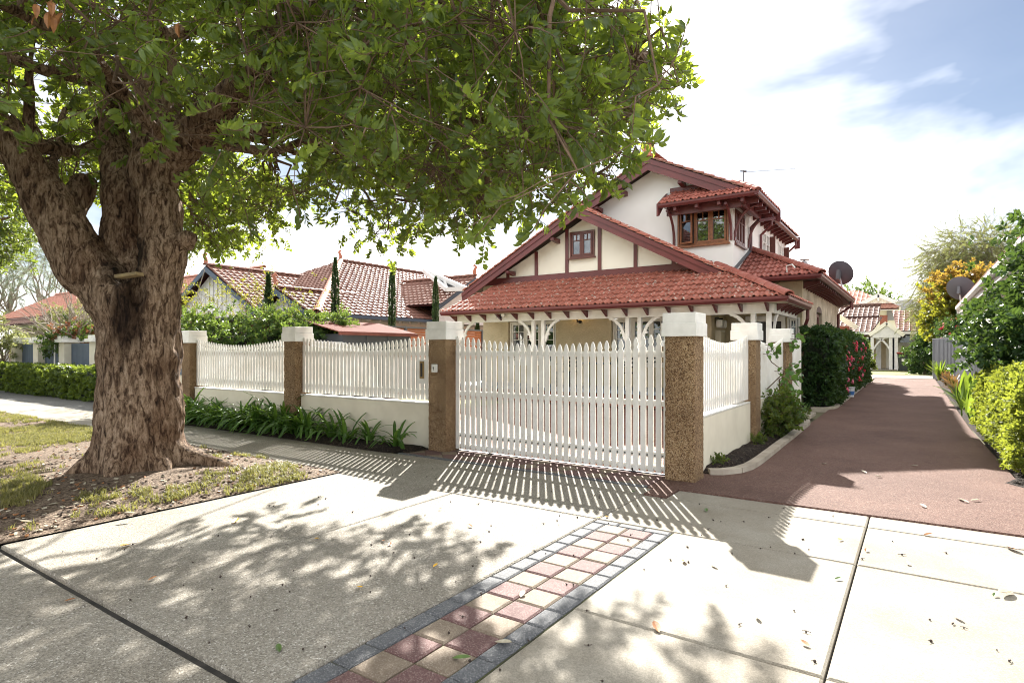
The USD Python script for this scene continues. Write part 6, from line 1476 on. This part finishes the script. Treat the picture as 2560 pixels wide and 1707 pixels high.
def strap_plant(name, label, cat, loc, n, L, W, mat, seed, group=None, up=1.0, arch=1.0, vary=.25):
    t = thing(name, label, cat, loc, group); rg = np.random.default_rng(seed); loc = np.asarray(loc, float)
    for k in range(n):
        a = rg.random() * 6.283; l = L * (1 - vary + 2 * vary * rg.random()); lean = rg.uniform(.3, 1.0) * arch; s = np.linspace(0, 1, 7); c = math.cos(a), math.sin(a)
        el = np.maximum(math.pi / 2 - lean * .4 - s * lean * 1.7 / up, -1.25); stp = l / 6; R = np.r_[0, np.cumsum(np.cos(el[:-1]) * stp)] + .02; Zc = np.r_[0, np.cumsum(np.sin(el[:-1]) * stp)]
        w = W / 2 * np.array([.55, .8, .95, 1, .9, .6, .02]); mid = np.c_[loc[0] + c[0] * R + rg.normal() * .03, loc[1] + c[1] * R + rg.normal() * .03, loc[2] + np.maximum(Zc, .01 + .01 * s)]; sd_ = np.array([-c[1], c[0], 0])
        v = np.vstack([mid + sd_ * w[:, None] + [0, 0, .004], mid - sd_ * w[:, None] + [0, 0, .004], mid - [0, 0, .003]]); f = []
        for i in range(6): f += [(i, 14 + i, 15 + i, i + 1), (14 + i, 7 + i, 8 + i, 15 + i)]
        put(t, 'leaf', MB().raw(v, f), mat)
    return t
base = [strap_plant('strap_lily', lab, 'plant', (x, y, .04), n, L, .05, 'leaf_strap', sd, g, arch=1.9) for lab, x, y, n, L, sd, g in (
    ('arching strap-leaved lily in the dense row below the left picket panel', -12.9, 6.45, 46, .72, 1, 'lilies massed along the front wall'),
    ('tall strap-leaved lily clump in front of the middle front post', -9.45, 6.4, 46, .8, 2, None),
    ('loose strap-leaved lily clump left of centre under the letter slot wall', -8.05, 6.45, 26, .62, 3, None),
    ('last small strap-leaved lily clump nearest the intercom gate post', -6.5, 6.42, 22, .5, 4, None))]
rg = np.random.default_rng(44)
for k, x in enumerate(np.linspace(-12.6, -8.8, 20)):
    copy_of(base[0] if k % 3 else base[1], (x + rg.normal() * .06, 6.42 + rg.normal() * .1, .04), 'arching strap-leaved lily in the dense row below the left picket panel', rg.random() * 6.28, rg.uniform(.75, 1.05), 'lilies massed along the front wall')
for x, y, s, lab in ((-7.62, 6.42, .95, 'strap-leaved lily clump below the middle of the letter slot wall'), (-7.2, 6.5, .8, 'thin strap-leaved lily clump, second from the intercom gate post'), (-8.5, 6.4, 1.0, 'strap-leaved lily clump just right of the middle front post')):
    copy_of(base[2], (x, y, .04), lab, rg.random() * 6.28, s)
CV = strap_plant('clivia_clump', 'bright green strap-leaved clump at the foot of the grey steel fence', 'plant', (.95, 35.3, .03), 70, .95, .05, 'leaf_canna', 5, up=1.6)
strap_plant('grass_tuft', 'grassy tuft between the canna and the bromeliads along the drive', 'plant', (.98, 18.8, .03), 60, .7, .025, 'leaf_strap', 11, up=1.5)
strap_plant('grass_tuft', 'bright grassy tuft beside the lime hedge end', 'plant', (1.0, 15.6, .03), 60, .6, .02, 'leaf_canna', 12, up=1.5)
for i, (x, y, lab) in enumerate(((1.08, 30.5, 'green and rust bromeliad nearest the steel fence clump'), (1.1, 27.5, 'rust red bromeliad in the middle of the drive border'), (1.1, 24.5, 'red bromeliad low beside the drive edge'), (1.12, 22.3, 'dark red bromeliad nearest the canna'))):
    strap_plant('bromeliad', lab, 'plant', (x, y, .03), 26, .6, .09, 'leaf_bromeliad', 20 + i, up=1.1)
def canna(label, loc, n, h, seed):
    t = thing('canna_plant', label, 'plant', loc); rg = np.random.default_rng(seed); loc = np.asarray(loc, float)
    for k in range(n):
        b = loc + [rg.normal() * .1, rg.normal() * .3, 0]; hh = h * rg.uniform(.6, 1.0); tip = b + [rg.normal() * .05, rg.normal() * .05, hh * .5]
        put(t, 'stem', MB().tube([b, tip], [.016, .012], 6), 'leaf_canna')
        for j in range(3):
            a = rg.random() * 6.283; v, f = leaf(hh * .75, .17, .35, .3, 5); d = np.array([math.cos(a) * .5, math.sin(a) * .5, 1.0]); p = b + (tip - b) * (.35 + .3 * j)
            put(t, 'leaf', MB().raw(p + v @ rot_to(d, 0, (math.cos(a), math.sin(a), .1)), f), 'leaf_canna')
canna('broad-leaved lime green canna clump midway along the right border', (1.12, 17.2, .03), 9, .85, 1)
canna('smaller lime canna with yellowing leaf beside the lime hedge', (1.02, 14.6, .03), 5, .6, 2)
canna('broad-leaved canna behind the first canna clump', (1.2, 20.2, .03), 6, .8, 3)
t = thing('knob_post', 'white ball-topped post behind the lime hedge at the right edge', 'post', (1.4, 11.8, 0))
put(t, 'shaft', MB().cbox(1.33, 1.47, 11.73, 11.87, 0, 1.12, .01), 'cap_white'); put(t, 'ball', MB().tube([(1.4, 11.8, 1.1), (1.4, 11.8, 1.16)], [.09, .06], 14).add(trimesh.creation.icosphere(2, .09).apply_translation((1.4, 11.8, 1.24))), 'cap_white', smooth=50)
t = thing('paint_bucket', 'small white and blue bucket on the kerb below the flowering hedge', 'bucket', (-1.7, 21.0, .05))
put(t, 'pail', MB().tube([(-1.7, 21.0, .06), (-1.7, 21.0, .34)], [.12, .145], 16), 'bucket_white'); put(t, 'label_band', MB().tube([(-1.7, 21.0, .12), (-1.7, 21.0, .24)], [.128, .139], 16, cap=False), 'bucket_blue'); put(t, 'lid', MB().tube([(-1.7, 21.0, .34), (-1.7, 21.0, .36)], .155, 16), 'bucket_white')
# vine and bush at the side fence
VL = sprigs(40, 4, 4, .1, .085, 'leaf_strap', stem=.22, spread=1.2, down=-.3)
VB_ = sprigs(41, 4, 12, .05, .028, 'leaf_hedge', stem=.14, spread=1.1)
t = thing('climbing_vine', 'leafy climbing vine on the last side fence panel with a bright new tip', 'vine', (-2.05, 11.6, 0))
mb = MB(); rg = np.random.default_rng(12); vp, vd = [], []
for p0, p1, n in (((-2.02, 11.5, .05), (-2.06, 10.7, 1.62), 15), ((-2.0, 11.6, .05), (-2.04, 12.7, 1.75), 16), ((-1.98, 11.5, .05), (-1.98, 12.2, .9), 8), ((-1.98, 11.3, .05), (-2.0, 11.2, 1.1), 7)):
    b = bez(p0, p1, .0, 9, rg, .22); mb.tube(b, np.linspace(.018, .006, 9), 6)
    for k in range(n): q = b[min(8, 2 + int(rg.integers(0, 7)))] + rg.normal(size=3) * [.04, .09, .09]; vp.append(q); vd.append([1, rg.normal() * .6, -.3 + rg.normal() * .3])
put(t, 'stem', mb, 'twig'); scatter(t, 'foliage', VL, vp, vd, 1.0, rg)
t = thing('low_bush', 'low bushy green plant at the foot of the climbing vine', 'bush', (-1.97, 10.9, 0))
cc = blob(t, 'foliage', (-1.98, 10.95, .35), (.2, .6, .34), 420, VB_, 81, 1.1, shell=.3, clump=.25); put(t, 'stem', MB().tube([(-1.98, 10.9, 0), (-1.98, 10.95, .4)], [.03, .01], 6), 'twig')
strap_plant('spiky_tuft', 'fine grey-green tuft spilling over the kerb by the brick step', 'plant', (-1.86, 12.6, .08), 50, .42, .02, 'leaf_strap', 33)
for i, (x, y) in enumerate(((-2.1, 9.5), (-2.02, 7.55), (-1.95, 9.9))):
    t = thing('weed_sprig', ['tiny green weed at the base of the middle side post', 'tiny green weed in the soil beside the corner post', 'tiny green weed midway along the kerbed bed'][i], 'weed', (x, y, .05))
    blob(t, 'foliage', (x, y, .1), (.1, .1, .06), 27, VB_, 90 + i, .7, shell=.3)
# left background planting
GU = sprigs(42, 4, 18, .16, .03, 'leaf_gum', stem=.6, spread=.9, down=-.5, twig=None)
for i, (px, py, Z_, r, lab) in enumerate(((25, 650, 62, 3.0, 'hazy grey-green gum tree at the far left skyline'), (110, 640, 72, 3.8, 'tall pale gum tree with a bare trunk above the left roof'), (-30, 690, 58, 3.2, 'gum tree cut by the left frame edge'), (175, 660, 66, 3.0, 'loose gum tree just left of the trunk on the skyline'))):
    c = on_depth(px, py, Z_); t = thing('gum_tree', lab, 'tree', (c[0], c[1], 0)); cc = blob(t, 'crown', c, (r, r, r * .8), 240, GU, 100 + i, 1.7, shell=.3, hang=.4, clump=.22)
    trunk_to(t, (c[0], c[1], 0), cc, .22, seed=i)
t = thing('bare_tree', 'leafless pale twiggy tree behind the slatted wall', 'tree', tuple(on_depth(175, 880, 23) * [1, 1, 0])); rg = np.random.default_rng(77); b0 = on_depth(185, 880, 23); mb = MB()
for k in range(46):
    a = rg.uniform(-1.25, 1.25); l = rg.uniform(1.2, 2.5); q = b0 + RGT * math.sin(a) * l + FWD * rg.normal() * .8 + Z1 * (abs(math.cos(a)) * l * .8 + .5); bb = bez(b0 + [0, 0, .2], q, .1, 7, rg, .15); mb.tube(bb, np.linspace(.035, .006, 7), 5)
    for j in range(3): s_ = bb[3 + j]; mb.tube(bez(s_, s_ + (q - b0) * .25 + rg.normal(size=3) * .25, 0, 4, rg, .2), [.012, .01, .007, .003], 4)
put(t, 'branches', mb, 'bare_twig'); put(t, 'trunk', MB().tube([b0 * [1, 1, 0], b0 + [0, 0, .3]], [.1, .06], 8), 'bare_twig')
RT = sprigs(43, 3, 10, .09, .04, 'leaf_redtip', stem=.15, twig=None, down=.3); MG = sprigs(44, 3, 9, .11, .05, 'leaf_olive', stem=.2, down=.1)
t = thing('redtip_shrub', 'red-tipped shrub peeping over the slatted wall by the trunk', 'shrub', tuple(on_depth(205, 850, 23) * [1, 1, 0])); c = on_depth(200, 838, 23)
blob(t, 'foliage', c + [0, 0, -.35], (1.1, .8, .5), 300, HF, 110, 1.2); blob(t, 'new_growth', c + [0, 0, .0], (1.1, .7, .16), 160, RT, 111, 1.2); put(t, 'stem', MB().tube([c * [1, 1, 0], c], .05, 6), 'twig')
t = thing('magnolia_shrub', 'bronze and green shrub at the left frame edge behind the slatted wall', 'shrub', tuple(on_depth(5, 850, 25) * [1, 1, 0])); c = on_depth(8, 828, 25)
cc = blob(t, 'foliage', c - [0, 0, .2], (.75, .7, .6), 200, MG, 112, 1.2); trunk_to(t, c * [1, 1, 0], cc, .06)
t = thing('green_shrub', 'soft green shrub behind the bare tree, left of the trunk', 'shrub', tuple(on_depth(190, 860, 25) * [1, 1, 0])); c = on_depth(165, 815, 25)
cc = blob(t, 'foliage', c - [0, 0, .3], (.9, .8, .9), 450, sprigs(45, 3, 12, .08, .03, 'leaf_olive', stem=.2), 113, 1.3); trunk_to(t, c * [1, 1, 0], cc, .07)
t = thing('second_street_tree', 'neighbouring street tree whose yellow-green leaves hang in at the left frame edge', 'tree', (-28.5, 3.2, 0))
TY = sprigs(46, 4, 11, .11, .048, 'leaf_hedge', stem=.26, droop=.35, down=-.45)
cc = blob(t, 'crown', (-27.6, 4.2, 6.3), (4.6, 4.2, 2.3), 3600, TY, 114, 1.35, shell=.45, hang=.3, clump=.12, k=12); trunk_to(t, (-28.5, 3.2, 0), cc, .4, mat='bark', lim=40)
t = thing('distant_tree', 'dark rounded tree top showing over the back house roof', 'tree', tuple(on_depth(2165, 860, 85) * [1, 1, 0])); c = on_depth(2170, 738, 85)
cc = blob(t, 'crown', c - [0, 0, 1.2], (3.2, 2.5, 2.0), 700, HF, 115, 3.2); trunk_to(t, c * [1, 1, 0], cc, .3)
# grass, litter and fallen leaves
rg = np.random.default_rng(5); G1 = []
for k in range(4):
    mb = MB()
    for j in range(9):
        a = rg.random() * 6.283; b = rg.normal(size=2) * .018; l = rg.uniform(.025, .06); d = np.array([math.cos(a), math.sin(a), 0]); s_ = np.array([-d[1], d[0], 0]) * .0035; o = np.array([b[0], b[1], 0])
        m1_, t1 = o + d * l * .3 + [0, 0, l * .7], o + d * l * .8 + [0, 0, l * .95]; mb.raw([o - s_, o + s_, m1_ + s_ * .8, m1_ - s_ * .8, t1], [(0, 1, 2), (0, 2, 3), (3, 2, 4)])
    G1.append([(mb.mesh(), 'blade')])
GREEN = [[(180, 1130), (330, 1095), (350, 1140), (260, 1180), (170, 1190)], [(0, 985), (240, 960), (240, 1010), (0, 1030)], [(560, 1085), (620, 1060), (700, 1075), (700, 1105), (520, 1140)], [(0, 1120), (60, 1090), (120, 1110), (60, 1160), (0, 1170)], [(430, 1020), (480, 1012), (540, 1022), (470, 1030)], [(0, 1205), (140, 1180), (420, 1130), (420, 1150), (120, 1215), (0, 1240)]]
def verge_pts(n, fn):
    p = np.c_[rg.uniform(-24, -5.87, n), rg.uniform(1.52, 4.84, n)]; z = verge_h(p[:, 0], p[:, 1]); q = np.c_[p, z]; d = np.hypot(p[:, 0] - TB[0], p[:, 1] - TB[1]) > .75; q = q[d]
    D = to_px(q)[0] / 1.0884; return q[rg.random(len(q)) < fn(q, D)]
def gfn(q, D):
    g = np.zeros(len(q))
    for poly in GREEN: g = np.maximum(g, inside(D, poly) * .6)
    n_ = meshkit.fbm(np.c_[q[:, :2] * 1.6, 0 * q[:, 0]], 4, 17); near = 1 / (1 + np.exp(-(n_ - .66) * 40)); far = np.clip((-q[:, 0] - 9.5) / 4, 0, 1) * np.clip((n_ - .42) * 4, 0, 1) * .5
    return np.maximum(np.maximum(g * np.clip((n_ - .36) * 5, .05, .8), near * .3), far * .6)
gp = verge_pts(60000, gfn); scatter('/World', 'verge_grass', G1, gp, np.c_[rg.normal(size=len(gp)) * .05, rg.normal(size=len(gp)) * .05, np.ones(len(gp))] * 0 + [1, 0, 0], 1.05, rg, roll=.15, label='patchy short grass on the verge round the big tree')
stage.GetPrimAtPath('/World/verge_grass').SetCustomDataByKey('category', 'grass')
CH = []
for k in range(5):
    s_ = rg.uniform(.4, 1); CH.append([(MB().box(-.016 * s_, .016 * s_, -.006, .006, 0, .005).mesh(), ['mulch', 'mulch', 'pale_leaf', 'brown_leaf', 'seed_dark'][k])])
def cfn(q, D):
    d = np.hypot(q[:, 0] - TB[0] - .6, q[:, 1] - TB[1] + .3); return np.clip(1.2 - d / 3.2, .08, 1)
cp = verge_pts(9000, cfn); a = rg.random(len(cp)) * 6.283
scatter('/World', 'verge_litter', CH, cp + [0, 0, .004], np.c_[np.cos(a), np.sin(a), rg.normal(size=len(a)) * .15], 1.5, rg, roll=.4, label='bark chips and leaf litter under the big tree'); stage.GetPrimAtPath('/World/verge_litter').SetCustomDataByKey('category', 'litter')
SD = [[(MB().add(trimesh.creation.icosphere(1, .0065)).tube([(0, 0, .003), (.02, .004, .006)], .0015, 3).mesh(), 'seed_dark')], [(MB().add(trimesh.creation.icosphere(0, .0055)).mesh(), 'seed_dark')], [(MB().tube([(-.02, 0, .002), (.0, .006, .004), (.025, 0, .002)], .002, 3).add(trimesh.creation.icosphere(0, .006)).mesh(), 'seed_dark')]]
sp_ = np.c_[rg.uniform(-5.6, 2.5, 420), rg.uniform(1.6, 6.1, 420), np.full(420, .006)]; dd = np.exp(-((sp_[:, 0] + 2.2) / 2.2) ** 2) + .15; sp_ = sp_[rg.random(420) < dd * .6]
a = rg.random(len(sp_)) * 6.283; scatter('/World', 'fallen_seeds', SD, sp_, np.c_[np.cos(a), np.sin(a), 0 * a], 1.0, rg, roll=.2, label='small dark seeds and twigs dropped on the concrete'); stage.GetPrimAtPath('/World/fallen_seeds').SetCustomDataByKey('category', 'litter')
def fallen(px, py, L, mat, label, group=None, curl=.5, z=.004):
    c = on_z(px * 1.0884, py * 1.0884, z); v, f = leaf(L, L * .42, -curl * .35, .45, 5); a = rg.random() * 6.283; v = v - [L / 2, 0, 0]; v = v @ rot_to((math.cos(a), math.sin(a), 0), 0); v[:, 2] -= v[:, 2].min(); v += c + [0, 0, .004]
    p = put('/World', 'fallen_leaf', MB().raw(v, f), mat, label=label, cat='leaf', group=group)
for a_ in ((288, 1255, .12, 'yellow_leaf', 'largest yellow fallen leaf, on the concrete near the verge edge'), (541, 1198, .11, 'yellow_leaf', 'yellow fallen leaf beside the shaded concrete right of the trunk'), (577, 1119, .13, 'yellow_leaf', 'yellow fallen leaf on the verge edge right of the trunk roots'), (1508, 1443, .1, 'brown_leaf', 'orange fallen leaf on the joint of the right slabs'), (1571, 1290, .07, 'yellow_leaf', 'small yellow leaf on the sunlit slab right of the paver band'), (2132, 1229, .08, 'brown_leaf', 'orange leaf on the narrow slab by the red drive'), (1080, 1209, .07, 'brown_leaf', 'upright brown leaf alone on the bright slab before the gate'), (640, 1491, .07, 'green_leaf', 'dark green fallen leaf in the shade left of the paver band'), (1156, 1479, .1, 'pale_leaf', 'pale green leaf on the right grey edging of the paver band'), (1373, 1190, .06, 'yellow_leaf', 'yellow leaf at the top corner of the paver band'), (1622, 1173, .08, 'green_leaf', 'dark green leaf in the slat shadow near the corner post'), (2325, 1262, .13, 'brown_leaf', 'long brown leaf at the right frame edge by the drive'), (1200, 1366, .08, 'pale_leaf', 'pale leaf lying across the red pavers'), (2310, 1365, .14, 'pale_leaf', 'curled pale leaf on the far right slab'), (1060, 1515, .1, 'green_leaf', 'green leaf between the tan and grey pavers at the bottom edge')):
    fallen(*a_)
for px, py in ((2018, 1095), (2204, 1147), (2215, 1152), (1985, 1085), (1893, 1066), (2120, 1163), (2240, 1150), (2100, 1070)): fallen(px, py, .09, 'pale_leaf', 'pale dry leaf scattered on the red asphalt drive', 'dry leaves on the drive', z=.016)
for px, py in ((728, 1238), (826, 1350), (1394, 1187), (1257, 1150), (1925, 1330), (2285, 1368), (1000, 1300), (1930, 1240), (1455, 1130)): fallen(px, py, .055, 'green_leaf' if px % 2 else 'yellow_leaf', 'small leaf scattered on the pale concrete', 'small leaves on the concrete')
for px, py in ((895, 1251), (880, 1243), (1010, 1170), (1740, 1420), (1990, 1265), (2085, 1295), (1640, 1300), (1230, 1260), (1850, 1480), (2200, 1420), (160, 1380), (350, 1330)): fallen(px, py, .06, 'brown_leaf' if px % 3 else 'pale_leaf', 'small withered leaf curled on the concrete', 'withered leaves on the concrete')
for px, py, L in ((120, 1160, .1), (420, 1055, .1), (210, 1135, .12), (80, 1105, .09), (300, 1180, .1), (60, 1200, .1), (450, 1110, .09), (500, 1085, .1), (30, 1150, .1), (640, 1060, .09)): fallen(px, py, L, ['pale_leaf', 'brown_leaf'][px % 2], 'dry leaf lying on the verge under the big tree', 'dry leaves on the verge', z=.06)
